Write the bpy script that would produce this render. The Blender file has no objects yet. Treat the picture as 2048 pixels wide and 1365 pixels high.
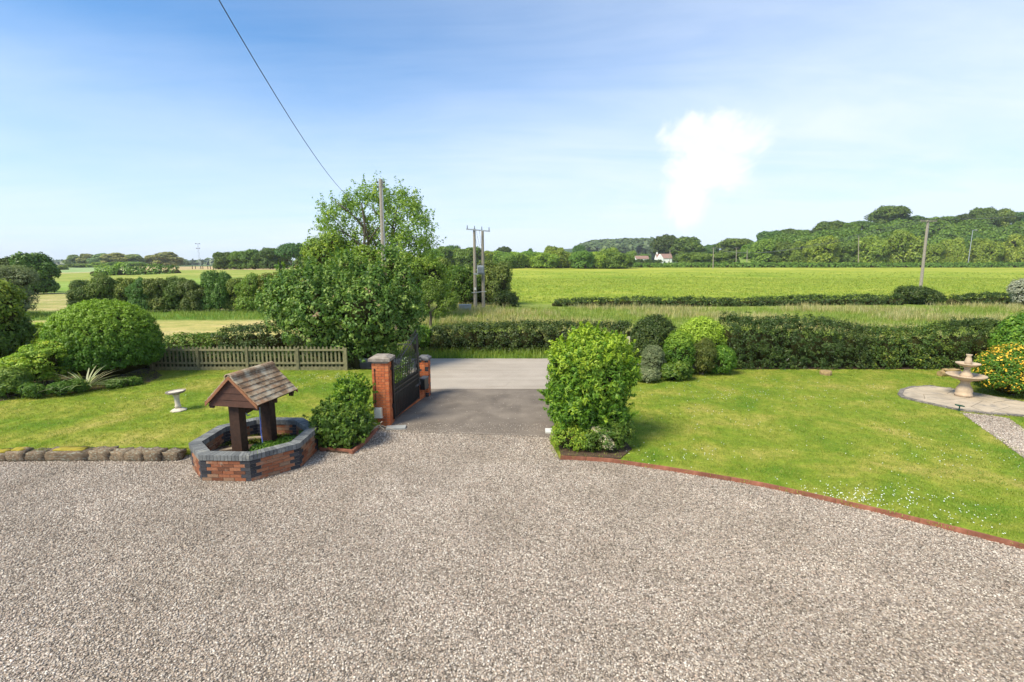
import bpy, math, random
import numpy as np
from mathutils import Vector, Matrix
R = math.radians
S = bpy.context.scene
C = S.collection
random.seed(7)
# ------------------------------------------------------------------ camera
PITCH = R(8.96); FPX = 980.0; CH = 4.5
cam = bpy.data.cameras.new('camera'); co = bpy.data.objects.new('camera', cam); C.objects.link(co)
cam.sensor_width = 36; cam.lens = FPX / 2048 * 36; cam.clip_end = 20000; cam.clip_start = .05
co.location = (0, 0, CH); co.rotation_euler = (R(90) - PITCH, 0, 0); S.camera = co
# ------------------------------------------------------------------ sun, sky, exposure
SUN_EL, SUN_AZ = R(50), R(232)          # azimuth clockwise from +Y: sun stands behind the viewer, to the left
sun = bpy.data.lights.new('sun', 'SUN'); so = bpy.data.objects.new('sun', sun); C.objects.link(so)
sun.energy = 3.9; sun.angle = R(24.0); sun.color = (1, .905, .71)
sd = Vector((math.sin(SUN_AZ) * math.cos(SUN_EL), math.cos(SUN_AZ) * math.cos(SUN_EL), math.sin(SUN_EL)))
so.rotation_euler = sd.to_track_quat('Z', 'Y').to_euler()
W = bpy.data.worlds.new('World'); S.world = W; W.use_nodes = True
S.view_settings.view_transform = 'Standard'; S.view_settings.look = 'None'
S.view_settings.gamma = 1; S.view_settings.use_curve_mapping = False
S.view_settings.exposure = 0.76

class NT:
    """tiny node builder"""
    def __init__(s, tree): s.t = tree; s.n = tree.nodes; s.l = tree.links
    def new(s, typ, **kw):
        n = s.n.new(typ)
        for k, v in kw.items():
            if k.startswith('i_'):
                key = k[2:]; key = int(key) if key.isdigit() else key.replace('_', ' ')
                s.set(n.inputs[key], v)
            else: setattr(n, k, v)
        return n
    def set(s, inp, v):
        if isinstance(v, bpy.types.NodeSocket): s.l.new(v, inp)
        elif isinstance(v, bpy.types.Node): s.l.new(v.outputs[0], inp)
        else:
            if isinstance(v, (tuple, list)) and len(v) == 3 and inp.type == 'RGBA': v = (*v, 1)
            inp.default_value = v
    def math(s, op, a, b=0.0, c=None, clamp=False):
        n = s.n.new('ShaderNodeMath'); n.operation = op; n.use_clamp = clamp
        s.set(n.inputs[0], a); s.set(n.inputs[1], b)
        if c is not None: s.set(n.inputs[2], c)
        return n.outputs[0]
    def mix(s, f, a, b, blend='MIX'):
        n = s.n.new('ShaderNodeMix'); n.data_type = 'RGBA'; n.blend_type = blend
        s.set(n.inputs[0], f); s.set(n.inputs[6], a); s.set(n.inputs[7], b)
        return n.outputs[2]
    def ramp(s, f, stops, interp='LINEAR'):
        n = s.n.new('ShaderNodeValToRGB'); r = n.color_ramp; r.interpolation = interp
        while len(r.elements) < len(stops): r.elements.new(.5)
        for e, (p, c) in zip(r.elements, stops):
            e.position = p; e.color = (*c, 1) if len(c) == 3 else c
        s.set(n.inputs[0], f); return n.outputs[0]
    def noise(s, vec, scale, detail=4, rough=.55, dist=0.0, d='3D'):
        n = s.n.new('ShaderNodeTexNoise'); n.noise_dimensions = d
        if vec is not None: s.set(n.inputs['Vector'], vec)
        n.inputs['Scale'].default_value = scale; n.inputs['Detail'].default_value = detail
        n.inputs['Roughness'].default_value = rough; n.inputs['Distortion'].default_value = dist
        return n.outputs[0]
    def mr(s, v, a, b, c=0.0, d=1.0, smooth=False):
        n = s.n.new('ShaderNodeMapRange'); n.interpolation_type = 'SMOOTHSTEP' if smooth else 'LINEAR'
        for i, x in enumerate((v, a, b, c, d)): s.set(n.inputs[i], x)
        return n.outputs[0]

w = NT(W.node_tree); w.n.clear()
tc = w.new('ShaderNodeTexCoord')
sky = w.new('ShaderNodeTexSky', sky_type='NISHITA', sun_disc=False, sun_elevation=SUN_EL, sun_rotation=SUN_AZ,
            altitude=50, air_density=1.0, dust_density=.6, ozone_density=3.0)
sep = w.new('ShaderNodeSeparateXYZ', i_0=tc.outputs['Generated'])
X, Y, Z = sep.outputs
zc = w.math('MAXIMUM', Z, .02)
# cloud layer coordinates: the direction projected on a flat layer overhead
cv = w.new('ShaderNodeCombineXYZ', i_0=w.math('DIVIDE', X, w.math('ADD', zc, .12)), i_1=w.math('DIVIDE', Y, w.math('ADD', zc, .12)), i_2=.3)
mp = w.new('ShaderNodeMapping', i_Vector=cv.outputs[0]); mp.inputs['Rotation'].default_value = (0, 0, R(35)); mp.inputs['Scale'].default_value = (.5, 1.5, 1)
cir = w.noise(mp.outputs[0], 1.1, 7, .62, .6)
cir2 = w.noise(cv.outputs[0], .45, 4, .55, .3)
# the thin high veil is thicker towards the right and the horizon
side = w.mr(X, -.62, .75, 0, 1, True)
veil = w.math('MULTIPLY', w.mr(w.math('ADD', w.math('MULTIPLY', cir, .45), w.math('MULTIPLY', cir2, .55)), .36, .68), .62)
veil = w.math('ADD', w.math('ADD', w.math('MULTIPLY', veil, w.mr(side, 0, 1, .45, 1)), w.math('MULTIPLY', side, .24)), w.mr(Z, 0.0, .36, .86, 0.0), clamp=True)
col = w.mix(w.math('MULTIPLY', veil, .92), w.mix(1.0, sky.outputs[0], (.60, 1.08, 1.36), 'MULTIPLY'), (6.1, 6.8, 8.0))
# one small bright cumulus standing right of the middle
def blobmask(dx, dz, ax, az):
    rx = w.math('DIVIDE', X, Y); rz = w.math('DIVIDE', Z, Y)
    a = w.math('POWER', w.math('DIVIDE', w.math('SUBTRACT', rx, dx), ax), 2.0)
    b = w.math('POWER', w.math('DIVIDE', w.math('SUBTRACT', rz, dz), az), 2.0)
    return w.math('SUBTRACT', 1.0, w.math('ADD', a, b))
cn = w.noise(tc.outputs['Generated'], 9, 9, .66, .8)
cn2 = w.math('MULTIPLY', w.math('SUBTRACT', cn, .5), 4.6)
bm = w.math('MAXIMUM', w.math('MAXIMUM', blobmask(.415, .245, .105, .05), blobmask(.385, .19, .085, .06)), blobmask(.345, .125, .05, .06))
bm = w.math('MAXIMUM', bm, blobmask(.97, .56, .08, .02))
cm = w.mr(w.math('ADD', bm, cn2), -.5, .75, 0, 1, True)
cm = w.math('MULTIPLY', cm, w.math('GREATER_THAN', Y, .05))
cs = w.ramp(w.noise(tc.outputs['Generated'], 16, 6, .6, .5), [(.3, (6.4, 6.9, 7.8)), (.6, (7.4, 7.6, 7.9))])
col = w.mix(w.math('MULTIPLY', cm, .9), col, cs)
bg = w.new('ShaderNodeBackground', i_Color=col, i_Strength=.090)
w.l.new(bg.outputs[0], w.new('ShaderNodeOutputWorld').inputs[0])

# ------------------------------------------------------------------ geometry helpers
cP, sP = math.cos(PITCH), math.sin(PITCH)
def at(px, py, z=0.0):
    """point at height z seen at photo pixel (px, py)"""
    v = (682.5 - py) / FPX; dz = -sP + v * cP; t = (z - CH) / dz
    return ((px - 1024) / FPX * t, (cP + v * sP) * t)
def zat(py, y):
    v = (682.5 - py) / FPX
    return CH + y * (-sP + v * cP) / (cP + v * sP)
def xat(px, y, z=0.0):
    return (px - 1024) / FPX * (y * cP - (z - CH) * sP)
def sm(a, b, x):
    t = np.clip((x - a) / (b - a), 0, 1); return t * t * (3 - 2 * t)
def HT(x, y):
    """height of the land"""
    x = np.asarray(x, float); y = np.asarray(y, float)
    r = x / np.maximum(y, 1)
    rise = np.where(y < 52, 0, np.where(y < 250, .0137 * (y - 52), 2.71 + .021 * (np.minimum(y, 340) - 250)))
    rise = rise * sm(-1.05, -.55, r)
    rise = np.where(r < -.1, np.minimum(rise, 2.0), rise)
    back = 26 * sm(.33, .75, r) * sm(265, 400, y)
    hill = 52 * np.exp(-((x - 235) / 130) ** 2) * sm(700, 1150, y) + 20 * sm(1500, 2600, y) * (.6 + .4 * np.sin(x / 260))
    und = .12 * np.sin(x * .11) * np.sin(y * .09) * sm(26, 60, y)
    return np.where(y < 20, -.06, -.06 * (1 - sm(20, 24, y))) * 1.0 + rise + back + hill + und

class MB:
    def __init__(s): s.v = []; s.f = []
    def add(s, vs, fs):
        o = len(s.v); s.v += [tuple(v) for v in vs]; s.f += [tuple(i + o for i in f) for f in fs]; return s
    def box(s, c, d, rz=0, taper=1.0, rx=0, ry=0):
        M = Matrix.Translation(c) @ Matrix.Rotation(rz, 4, 'Z') @ Matrix.Rotation(ry, 4, 'Y') @ Matrix.Rotation(rx, 4, 'X')
        a, b, h = d[0] / 2, d[1] / 2, d[2] / 2; t = taper
        vs = [(-a, -b, -h), (a, -b, -h), (a, b, -h), (-a, b, -h), (-a * t, -b * t, h), (a * t, -b * t, h), (a * t, b * t, h), (-a * t, b * t, h)]
        return s.add([M @ Vector(v) for v in vs], [(3, 2, 1, 0), (4, 5, 6, 7), (0, 1, 5, 4), (1, 2, 6, 5), (2, 3, 7, 6), (3, 0, 4, 7)])
    def prism(s, poly, z0, z1):
        n = len(poly)
        return s.add([(p[0], p[1], z0) for p in poly] + [(p[0], p[1], z1) for p in poly],
                     [tuple(range(n - 1, -1, -1)), tuple(range(n, 2 * n))] + [(i, (i + 1) % n, n + (i + 1) % n, n + i) for i in range(n)])
    def tube(s, pts, rad, n=6, cap=True):
        pts = [Vector(p) for p in pts]; m = len(pts)
        if not hasattr(rad, '__len__'): rad = [rad] * m
        vs = []; prev = None
        for i, p in enumerate(pts):
            t = (pts[min(i + 1, m - 1)] - pts[max(i - 1, 0)]).normalized()
            a = (prev - t * prev.dot(t)).normalized() if prev is not None and (prev - t * prev.dot(t)).length > 1e-4 else t.orthogonal().normalized()
            prev = a; b = t.cross(a)
            for k in range(n):
                th = 2 * math.pi * k / n; vs.append(p + (a * math.cos(th) + b * math.sin(th)) * rad[i])
        fs = [(i * n + k, i * n + (k + 1) % n, (i + 1) * n + (k + 1) % n, (i + 1) * n + k) for i in range(m - 1) for k in range(n)]
        if cap: fs += [tuple(range(n - 1, -1, -1)), tuple((m - 1) * n + k for k in range(n))]
        return s.add(vs, fs)
    def lathe(s, prof, n=20, c=(0, 0, 0), rj=None):
        vs = []
        for r, z in prof:
            for k in range(n):
                a = 2 * math.pi * k / n; rr = r * (1 if rj is None else rj(a, z))
                vs.append((c[0] + rr * math.cos(a), c[1] + rr * math.sin(a), c[2] + z))
        m = len(prof)
        fs = [(i * n + k, i * n + (k + 1) % n, (i + 1) * n + (k + 1) % n, (i + 1) * n + k) for i in range(m - 1) for k in range(n)]
        fs += [tuple(range(n - 1, -1, -1)), tuple((m - 1) * n + k for k in range(n))]
        return s.add(vs, fs)
    def mesh(s, name, smooth=False, bevel=0):
        me = bpy.data.meshes.new(name); me.from_pydata(s.v, [], s.f)
        if smooth: me.shade_smooth()
        me.update(); return me
def link(name, me, mat=None, parent=None, loc=None, rz=None):
    o = bpy.data.objects.new(name, me); C.objects.link(o)
    if mat is not None and me is not None and not me.materials: me.materials.append(mat)
    if me is not None and me.get('has_core') and len(me.materials) == 1: me.materials.append(M['shade_core'])
    if parent is not None: o.parent = parent
    if loc is not None: o.location = loc
    if rz is not None: o.rotation_euler = (0, 0, rz)
    return o
def build(mb, name, mat, parent=None, smooth=False, **k): return link(name, mb.mesh(name, smooth), mat, parent, **k)
def tag(o, label=None, cat=None, group=None, kind=None):
    for k, v in (('label', label), ('category', cat), ('group', group), ('kind', kind)):
        if v: o[k] = v
    return o
def thing(name, label, cat, loc=(0, 0, 0), rz=0, group=None):
    return tag(link(name, None, loc=loc, rz=rz), label, cat, group)
def struct(o): o['kind'] = 'structure'; return o
def npmesh(name, V, F, tint=None, vcol=None):
    me = bpy.data.meshes.new(name); V = np.asarray(V, np.float32); F = np.asarray(F, np.int32)
    k = F.shape[1]
    me.vertices.add(len(V)); me.vertices.foreach_set('co', V.ravel())
    me.loops.add(F.size); me.loops.foreach_set('vertex_index', F.ravel())
    me.polygons.add(len(F)); me.polygons.foreach_set('loop_start', np.arange(0, F.size, k, dtype=np.int32))
    me.update(calc_edges=True)
    if tint is not None:
        a = me.attributes.new('tint', 'FLOAT', 'FACE'); a.data.foreach_set('value', np.asarray(tint, np.float32))
    if vcol is not None:
        a = me.attributes.new('zone', 'FLOAT_COLOR', 'POINT'); a.data.foreach_set('color', np.asarray(vcol, np.float32).ravel())
    return me
# ------------------------------------------------------------------ materials
def mat(name):
    m = bpy.data.materials.new(name); m.use_nodes = True; t = NT(m.node_tree); t.n.clear()
    t.out = t.new('ShaderNodeOutputMaterial'); t.tc = t.new('ShaderNodeTexCoord'); t.m = m
    return t
def finish(t, col, rough=.8, spec=.3, bump=None, bs=.5, bd=.01, metal=0):
    p = t.new('ShaderNodeBsdfPrincipled'); t.set(p.inputs['Base Color'], col); t.set(p.inputs['Roughness'], rough)
    t.set(p.inputs['Specular IOR Level'], spec); t.set(p.inputs['Metallic'], metal)
    if bump is not None:
        b = t.new('ShaderNodeBump'); b.inputs['Strength'].default_value = bs; b.inputs['Distance'].default_value = bd
        t.set(b.inputs['Height'], bump); t.l.new(b.outputs[0], p.inputs['Normal'])
    t.l.new(p.outputs[0], t.out.inputs[0]); return t.m
def surf(name, c1, c2, scale=8, rough=.8, bs=.4, bd=.01, detail=6, spots=None, spec=.3, coord='Object', oi=0.0):
    t = mat(name); v = t.tc.outputs[coord]; n = t.noise(v, scale, detail, .6)
    c = t.ramp(n, [(.3, c1), (.7, c2)])
    if spots: # (colour, scale, lo, hi)
        sc, s2, lo, hi = spots
        c = t.mix(t.mr(t.noise(v, s2, 5, .65), lo, hi), c, sc)
    if oi:
        r = t.new('ShaderNodeObjectInfo').outputs['Random']
        c = t.mix(1.0, c, t.ramp(r, [(0, (1 - oi, 1 - oi * .9, 1 - oi * .8)), (1, (1 + oi, 1 + oi, 1 + oi))]), 'MULTIPLY')
    return finish(t, c, rough, spec, t.noise(v, scale * 4, 5, .6), bs, bd)
def leafmat(name, dark, mid, light, trans=.30, rough=.5, extra=None, spec=.35, var=1.0):
    t = mat(name); a = t.new('ShaderNodeAttribute', attribute_name='tint')
    r = t.new('ShaderNodeObjectInfo').outputs['Random']
    st = [(0, dark), (.5, mid), (.9, light)]
    if extra: st = [(0, dark), (.45, mid), (.8, light), (.9, light), (.93, extra)]
    c = t.ramp(a.outputs['Fac'], st)
    c = t.mix(1.0, c, t.ramp(r, [(0, (1 - .14 * var, 1 - .12 * var, 1 - .12 * var)), (.35, (1 + .10 * var, 1 + .02 * var, 1 - .05 * var)), (.6, (1 - .12 * var, 1 - .03 * var, 1 + .02 * var)), (1, (1 + .16 * var, 1 + .13 * var, 1.0))]), 'MULTIPLY')
    p = t.new('ShaderNodeBsdfPrincipled', i_Roughness=rough); t.set(p.inputs['Base Color'], c); p.inputs['Specular IOR Level'].default_value = spec
    tr = t.new('ShaderNodeBsdfTranslucent'); t.set(tr.inputs[0], t.mix(1.0, c, (1.25, 1.35, .6), 'MULTIPLY'))
    mx = t.new('ShaderNodeMixShader'); mx.inputs[0].default_value = trans
    t.l.new(p.outputs[0], mx.inputs[1]); t.l.new(tr.outputs[0], mx.inputs[2]); t.l.new(mx.outputs[0], t.out.inputs[0])
    return t.m
M = {}
M['bark'] = surf('bark', (.07, .05, .035), (.17, .14, .1), 14, .95, .8, .02)
M['laurel'] = leafmat('fresh_leaf', (0.053, 0.143, 0.015), (0.143, 0.275, 0.024), (0.356, 0.462, 0.044), .34)
M['dome'] = leafmat('privet_leaf', (.05, .135, .012), (.11, .235, .02), (.25, .39, .035), .3)
M['gold'] = leafmat('golden_leaf', (0.118, 0.210, 0.016), (0.283, 0.399, 0.028), (.4, .52, .06))
M['dark'] = leafmat('dark_leaf', (0.027, 0.055, 0.011), (0.055, 0.094, 0.015), (0.134, 0.169, 0.030), .22)
M['mid'] = leafmat('green_leaf', (0.050, 0.110, 0.013), (0.106, 0.197, 0.022), (0.243, 0.312, 0.044))
M['hornbeam'] = leafmat('broad_leaf', (0.043, 0.100, 0.017), (0.117, 0.212, 0.031), (0.307, 0.389, 0.083), .26, extra=(0.344, 0.236, 0.130))
M['ash'] = leafmat('ash_leaf', (0.094, 0.188, 0.024), (0.216, 0.336, 0.048), (0.388, 0.483, 0.067), .32)
M['oak'] = leafmat('oak_leaf', (0.046, 0.099, 0.016), (0.097, 0.171, 0.024), (0.188, 0.276, 0.040), .22, var=2.4)
M['oak2'] = leafmat('oak_leaf', (0.054, 0.105, 0.014), (0.117, 0.198, 0.025), (0.219, 0.302, 0.040), .22, var=2.4)
M['lime2'] = leafmat('lime_leaf', (0.094, 0.171, 0.020), (0.203, 0.302, 0.035), (0.345, 0.434, 0.060), .28, var=2.4)
M['hawthorn2'] = leafmat('hawthorn_leaf', (0.056, 0.114, 0.019), (0.120, 0.202, 0.029), (0.227, 0.302, 0.053), .25, var=2.4)
M['lime'] = leafmat('lime_leaf', (0.094, 0.171, 0.020), (0.188, 0.289, 0.035), (0.313, 0.408, 0.055), .28, var=2.4)
M['poplar'] = leafmat('poplar_leaf', (0.146, 0.196, 0.060), (0.267, 0.315, 0.096), (0.436, 0.452, 0.143), .2, var=2.4)
M['willow'] = leafmat('willow_leaf', (0.106, 0.142, 0.061), (0.202, 0.237, 0.106), (0.330, 0.351, 0.182), .25)
M['hedgegold'] = leafmat('flecked_hedge_leaf', (.03, .07, .012), (.07, .125, .02), (.22, .26, .03), .22, extra=(.5, .42, .08))
M['silver'] = leafmat('silver_leaf', (0.216, 0.250, 0.176), (0.367, 0.400, 0.299), (0.540, 0.550, 0.440), .2)
M['hawthorn'] = leafmat('hawthorn_leaf', (0.064, 0.107, 0.019), (0.142, 0.190, 0.034), (0.283, 0.302, 0.058), .22, var=2.4)
M['acer'] = leafmat('acer_leaf', (0.081, 0.178, 0.016), (0.194, 0.315, 0.026), (0.419, 0.491, 0.047), extra=(0.478, 0.286, 0.091))
M['grass'] = leafmat('grass_blade', (0.094, 0.168, 0.016), (0.177, 0.263, 0.024), (0.295, 0.347, 0.048), .3)
M['lawnblade'] = leafmat('lawn_blade', (.14, .205, .02), (.23, .285, .03), (.36, .355, .08), .3)
M['straw'] = leafmat('dry_grass_blade', (.22, .25, .06), (.42, .38, .16), (.6, .5, .28), .25)
M['tussock'] = leafmat('tussock_blade', (.19, .26, .03), (.27, .34, .04), (.40, .42, .08), .3)
M['fieldgrass'] = leafmat('field_grass_blade', (.13, .2, .025), (.22, .3, .04), (.36, .4, .09), .3)
M['yellow'] = leafmat('yellow_petal', (.75, .45, .03), (.85, .55, .05), (.9, .68, .1), .2)
M['cream'] = leafmat('cream_petal', (.55, .45, .28), (.7, .6, .4), (.75, .7, .55), .2)
M['white'] = leafmat('white_petal', (.8, .8, .78), (.85, .85, .82), (.9, .9, .88), .1)
M['phormium'] = leafmat('strap_leaf', (.1, .16, .05), (.24, .29, .12), (.48, .48, .28), .2)
M['poplar_far'] = leafmat('distant_leaf', (0.047, 0.084, 0.028), (0.071, 0.116, 0.036), (0.106, 0.158, 0.048), .1)
def brickmat(name, stops, mort=(.3, .27, .22), stain=None):
    t = mat(name); r = t.new('ShaderNodeObjectInfo').outputs['Random']; g = t.new('ShaderNodeNewGeometry').outputs['Position']
    c = t.ramp(r, stops); n = t.noise(g, 35, 6, .65)
    c = t.mix(1.0, c, t.ramp(n, [(.25, (.7, .7, .7)), (.75, (1.2, 1.2, 1.2))]), 'MULTIPLY')
    if stain: c = t.mix(t.mr(t.noise(g, 3.2, 6, .7), stain[1], stain[2]), c, stain[0])
    return finish(t, c, .9, .2, t.noise(g, 90, 5, .7), .5, .006)
M['brick'] = brickmat('orange_brick', [(0, (.42, .11, .045)), (.5, (.52, .15, .055)), (1, (.58, .2, .08))])
M['oldbrick'] = brickmat('weathered_red_brick', [(0, (.14, .06, .035)), (.3, (.28, .10, .05)), (.6, (.34, .15, .08)), (1, (.26, .17, .11))], stain=((.40, .33, .25), .54, .74))
M['bluebrick'] = brickmat('blue_black_brick', [(0, (.035, .035, .04)), (1, (.07, .068, .075))])
M['coping'] = brickmat('blue_grey_coping_brick', [(0, (.11, .115, .118)), (1, (.21, .215, .21))], stain=((.37, .36, .31), .55, .74))
M['rooftile'] = brickmat('clay_roof_tile', [(0, (.16, .10, .06)), (.5, (.24, .155, .09)), (1, (.33, .19, .11))], stain=((.42, .36, .26), .44, .62))
M['mortar'] = surf('mortar', (.26, .22, .17), (.4, .35, .28), 20)
M['stone'] = surf('sandstone', (.09, .065, .04), (.27, .19, .12), 6, .95, .8, .03, spots=((.30, .29, .22), 9, .52, .62), coord='Generated', oi=.2)
M['shade_core'] = surf('shade_toned_core', (.03, .032, .012), (.06, .06, .022), 9, 1, .8, .03, spec=0)  # solid foliage cores; the shade deep among the leaves is painted into this colour
M['moss'] = surf('moss', (.22, .2, .02), (.4, .3, .04), 20, .95, .8, .02)
M['caststone'] = surf('cast_stone', (.46, .4, .32), (.62, .55, .46), 6, .9, .4, .01, spots=((.3, .27, .23), 5, .58, .75))
M['fountainstone'] = surf('fountain_stone', (.40, .30, .20), (.54, .42, .30), 5, .9, .4, .01, spots=((.36, .27, .19), 4, .55, .7))
M['slab'] = surf('sandstone_slab', (.32, .26, .19), (.5, .41, .3), 2.5, .85, .4, .008, spots=((.2, .18, .16), 2.2, .54, .7), coord='Object', oi=.1)
M['sett'] = surf('dark_sett', (.12, .105, .09), (.26, .23, .2), 14, .9, .6, .01, oi=.25)
M['capstone'] = surf('weathered_capstone', (.2, .17, .14), (.36, .31, .26), 7, .95, .6, .02, spots=((.12, .1, .08), 4, .5, .7))
M['darkcap'] = surf('dark_capstone', (.07, .07, .075), (.15, .15, .155), 9, .8, .4, .01)
M['metal'] = surf('black_painted_iron', (.008, .008, .009), (.016, .016, .017), 20, .45, .1, .002, spec=.5)
M['wood'] = surf('stained_dark_timber', (.024, .012, .008), (.06, .03, .018), 12, .7, .5, .006)
M['boardwood'] = surf('red_brown_boarding', (.055, .025, .016), (.09, .04, .026), 12, .7, .5, .006)
M['verge'] = surf('orange_tile_verge', (.20, .085, .04), (.30, .14, .07), 16, .85, .4, .005)
M['fencewood'] = surf('weathered_green_fence_timber', (.13, .12, .065), (.25, .225, .12), 10, .9, .5, .006, oi=.15)
M['polewood'] = surf('grey_pole_timber', (.22, .19, .15), (.36, .32, .26), 9, .9, .5, .01)
M['edging'] = surf('rusty_red_edging', (.17, .06, .035), (.31, .125, .075), 8, .85, .5, .01, oi=.2)
M['whitebox'] = surf('cream_plastic', (.62, .6, .5), (.7, .68, .58), 4, .5, .05, .002)
M['greyplate'] = surf('grey_plate', (.26, .27, .27), (.34, .35, .34), 9, .5, .1, .002)
M['paleplate'] = surf('pale_plate', (.58, .58, .55), (.66, .66, .62), 9, .5, .1, .002)
M['greenplastic'] = surf('green_plastic', (.01, .06, .04), (.015, .09, .06), 9, .4, .1, .002)
M['ceramic'] = surf('grey_insulator', (.05, .05, .055), (.1, .1, .11), 9, .4, .1, .002)
M['galv'] = surf('galvanised_steel', (.25, .28, .31), (.36, .39, .42), 9, .5, .1, .002)
M['render'] = surf('white_render', (.72, .72, .7), (.8, .8, .78), 2, .9, .1, .005)
M['farroof'] = surf('brown_tiled_roof', (.2, .12, .1), (.3, .19, .15), 1.2, .9, .4, .02)
M['glass'] = surf('dark_window_glass', (.03, .035, .04), (.05, .055, .06), 2, .1, 0, .001, spec=.6)
M['soil'] = surf('soil', (.05, .032, .02), (.12, .08, .05), 8, .95, .9, .03)
M['plank'] = surf('weathered_plank', (.2, .15, .1), (.32, .25, .18), 9, .9, .4, .005)
M['blue'] = surf('blue_hose', (.08, .12, .4), (.1, .16, .5), 9, .5, .1, .002)
M['log'] = surf('cut_log', (.22, .15, .07), (.42, .3, .14), 8, .95, .6, .02)
M['palewood'] = surf('pale_gate_timber', (.42, .36, .27), (.55, .48, .37), 8, .9, .3, .005)

# gravel, pebbles
def gravelmat():
    t = mat('gravel_bed'); g = t.new('ShaderNodeNewGeometry').outputs['Position']
    v = t.new('ShaderNodeTexVoronoi', i_Scale=34.0); t.set(v.inputs['Vector'], g)
    sp = t.new('ShaderNodeSeparateColor'); t.l.new(v.outputs['Color'], sp.inputs[0])
    c = t.ramp(sp.outputs[0], [(0, (.10, .08, .065)), (.3, (.28, .23, .19)), (.55, (.38, .315, .265)), (.8, (.5, .43, .365)), (1, (.62, .56, .5))])
    gap = t.mr(v.outputs['Distance'], .25, .75)
    c = t.mix(t.math('MULTIPLY', gap, .55), c, (.12, .1, .08))
    big = t.noise(g, .9, 5, .6)
    c = t.mix(1.0, c, t.ramp(big, [(.3, (.84, .82, .78)), (.7, (1.08, 1.07, 1.06))]), 'MULTIPLY')
    return finish(t, c, .85, .3, t.math('SUBTRACT', 1.0, gap), .8, .012)
M['gravel'] = gravelmat()
def pebblemat():
    t = mat('pebble'); r = t.new('ShaderNodeObjectInfo'); g = t.new('ShaderNodeNewGeometry').outputs['Position']
    c = t.ramp(r.outputs['Random'], [(0, (.09, .075, .06)), (.14, (.24, .20, .165)), (.4, (.375, .31, .25)), (.55, (.45, .345, .28)), (.7, (.42, .375, .325)), (.85, (.54, .465, .395)), (1, (.70, .64, .565))])
    c = t.mix(1.0, c, t.ramp(t.noise(g, .22, 4, .6, .8), [(.35, (.90, .88, .84)), (.65, (1.10, 1.10, 1.10))]), 'MULTIPLY')
    c = t.mix(1.0, c, t.ramp(t.noise(g, .7, 6, .68, .5), [(.3, (.74, .73, .70)), (.5, (.95, .95, .94)), (.7, (1.16, 1.16, 1.15))]), 'MULTIPLY')
    return finish(t, c, .7, .35)
M['pebble'] = pebblemat()
def lawnmat():
    t = mat('lawn'); g = t.new('ShaderNodeNewGeometry').outputs['Position']
    a = t.noise(g, .55, 6, .62, .4); b = t.noise(g, 26, 5, .75); c0 = t.noise(g, 3.0, 5, .65)
    c = t.ramp(a, [(.36, (.12, .215, .02)), (.48, (.21, .275, .032)), (.58, (.31, .315, .06)), (.70, (.43, .36, .12))])
    c = t.mix(.8, c, t.ramp(c0, [(.3, (.68, .76, .6)), (.7, (1.25, 1.18, 1.2))]), 'MULTIPLY')
    c = t.mix(1.0, c, t.ramp(b, [(.3, (.55, .6, .5)), (.7, (1.3, 1.25, 1.2))]), 'MULTIPLY')
    return finish(t, c, .9, .1, b, .9, .03)
M['lawn'] = lawnmat()
def roadmat(name, c1, c2, wear, sc=.5, band=.35):
    t = mat(name); g = t.new('ShaderNodeNewGeometry').outputs['Position']
    n = t.noise(g, sc, 6, .6, .3); f = t.noise(g, 60, 4, .7)
    c = t.ramp(n, [(.3, c1), (.7, c2)])
    c = t.mix(1.0, c, t.ramp(f, [(.3, (.75, .75, .75)), (.7, (1.25, 1.25, 1.25))]), 'MULTIPLY')
    c = t.mix(t.mr(t.noise(g, 2.1, 7, .7, .6), .6, .72, 0, .5), c, wear)
    mpp = t.new('ShaderNodeMapping'); t.set(mpp.inputs[0], g); mpp.inputs['Scale'].default_value = (.08, 1.4, 1)
    c = t.mix(t.mr(t.noise(mpp.outputs[0], 1.6, 3, .5), .4, .7, 0, band), c, wear)
    return finish(t, c, .9, .2, f, .6, .006)
M['road'] = roadmat('lane_asphalt', (.29, .25, .205), (.36, .31, .26), (.44, .39, .33), .7)
M['tarmac'] = roadmat('drive_tarmac', (.115, .095, .078), (.215, .18, .145), (.33, .275, .21), 1.1, .05)
def landmat():
    t = mat('land'); g = t.new('ShaderNodeNewGeometry').outputs['Position']
    a = t.new('ShaderNodeAttribute', attribute_name='zone').outputs['Color']
    n1 = t.noise(g, .06, 6, .65, .4); n2 = t.noise(g, .9, 6, .7, .5); n3 = t.noise(g, 6, 4, .7)
    c = t.mix(.8, a, t.ramp(n1, [(.3, (.62, .78, .6)), (.5, (1, 1, 1)), (.7, (1.4, 1.2, 1.5))]), 'MULTIPLY')
    c = t.mix(1.0, c, t.ramp(n2, [(.3, (.55, .70, .5)), (.46, (1, 1, 1)), (.7, (1.25, 1.15, 1.2))]), 'MULTIPLY')
    c = t.mix(.8, c, t.ramp(n3, [(.3, (.7, .75, .65)), (.7, (1.25, 1.2, 1.2))]), 'MULTIPLY')
    mm_ = t.new('ShaderNodeMapping'); t.set(mm_.inputs[0], g); mm_.inputs['Scale'].default_value = (.05, .16, 1)
    c = t.mix(.9, c, t.ramp(t.noise(mm_.outputs[0], 1.6, 7, .7, .6), [(.34, (.66, .80, .6)), (.5, (1, 1, 1)), (.66, (1.3, 1.16, 1.6))]), 'MULTIPLY')
    return finish(t, c, .95, .05, n3, .8, .1)
M['land'] = landmat()
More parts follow.
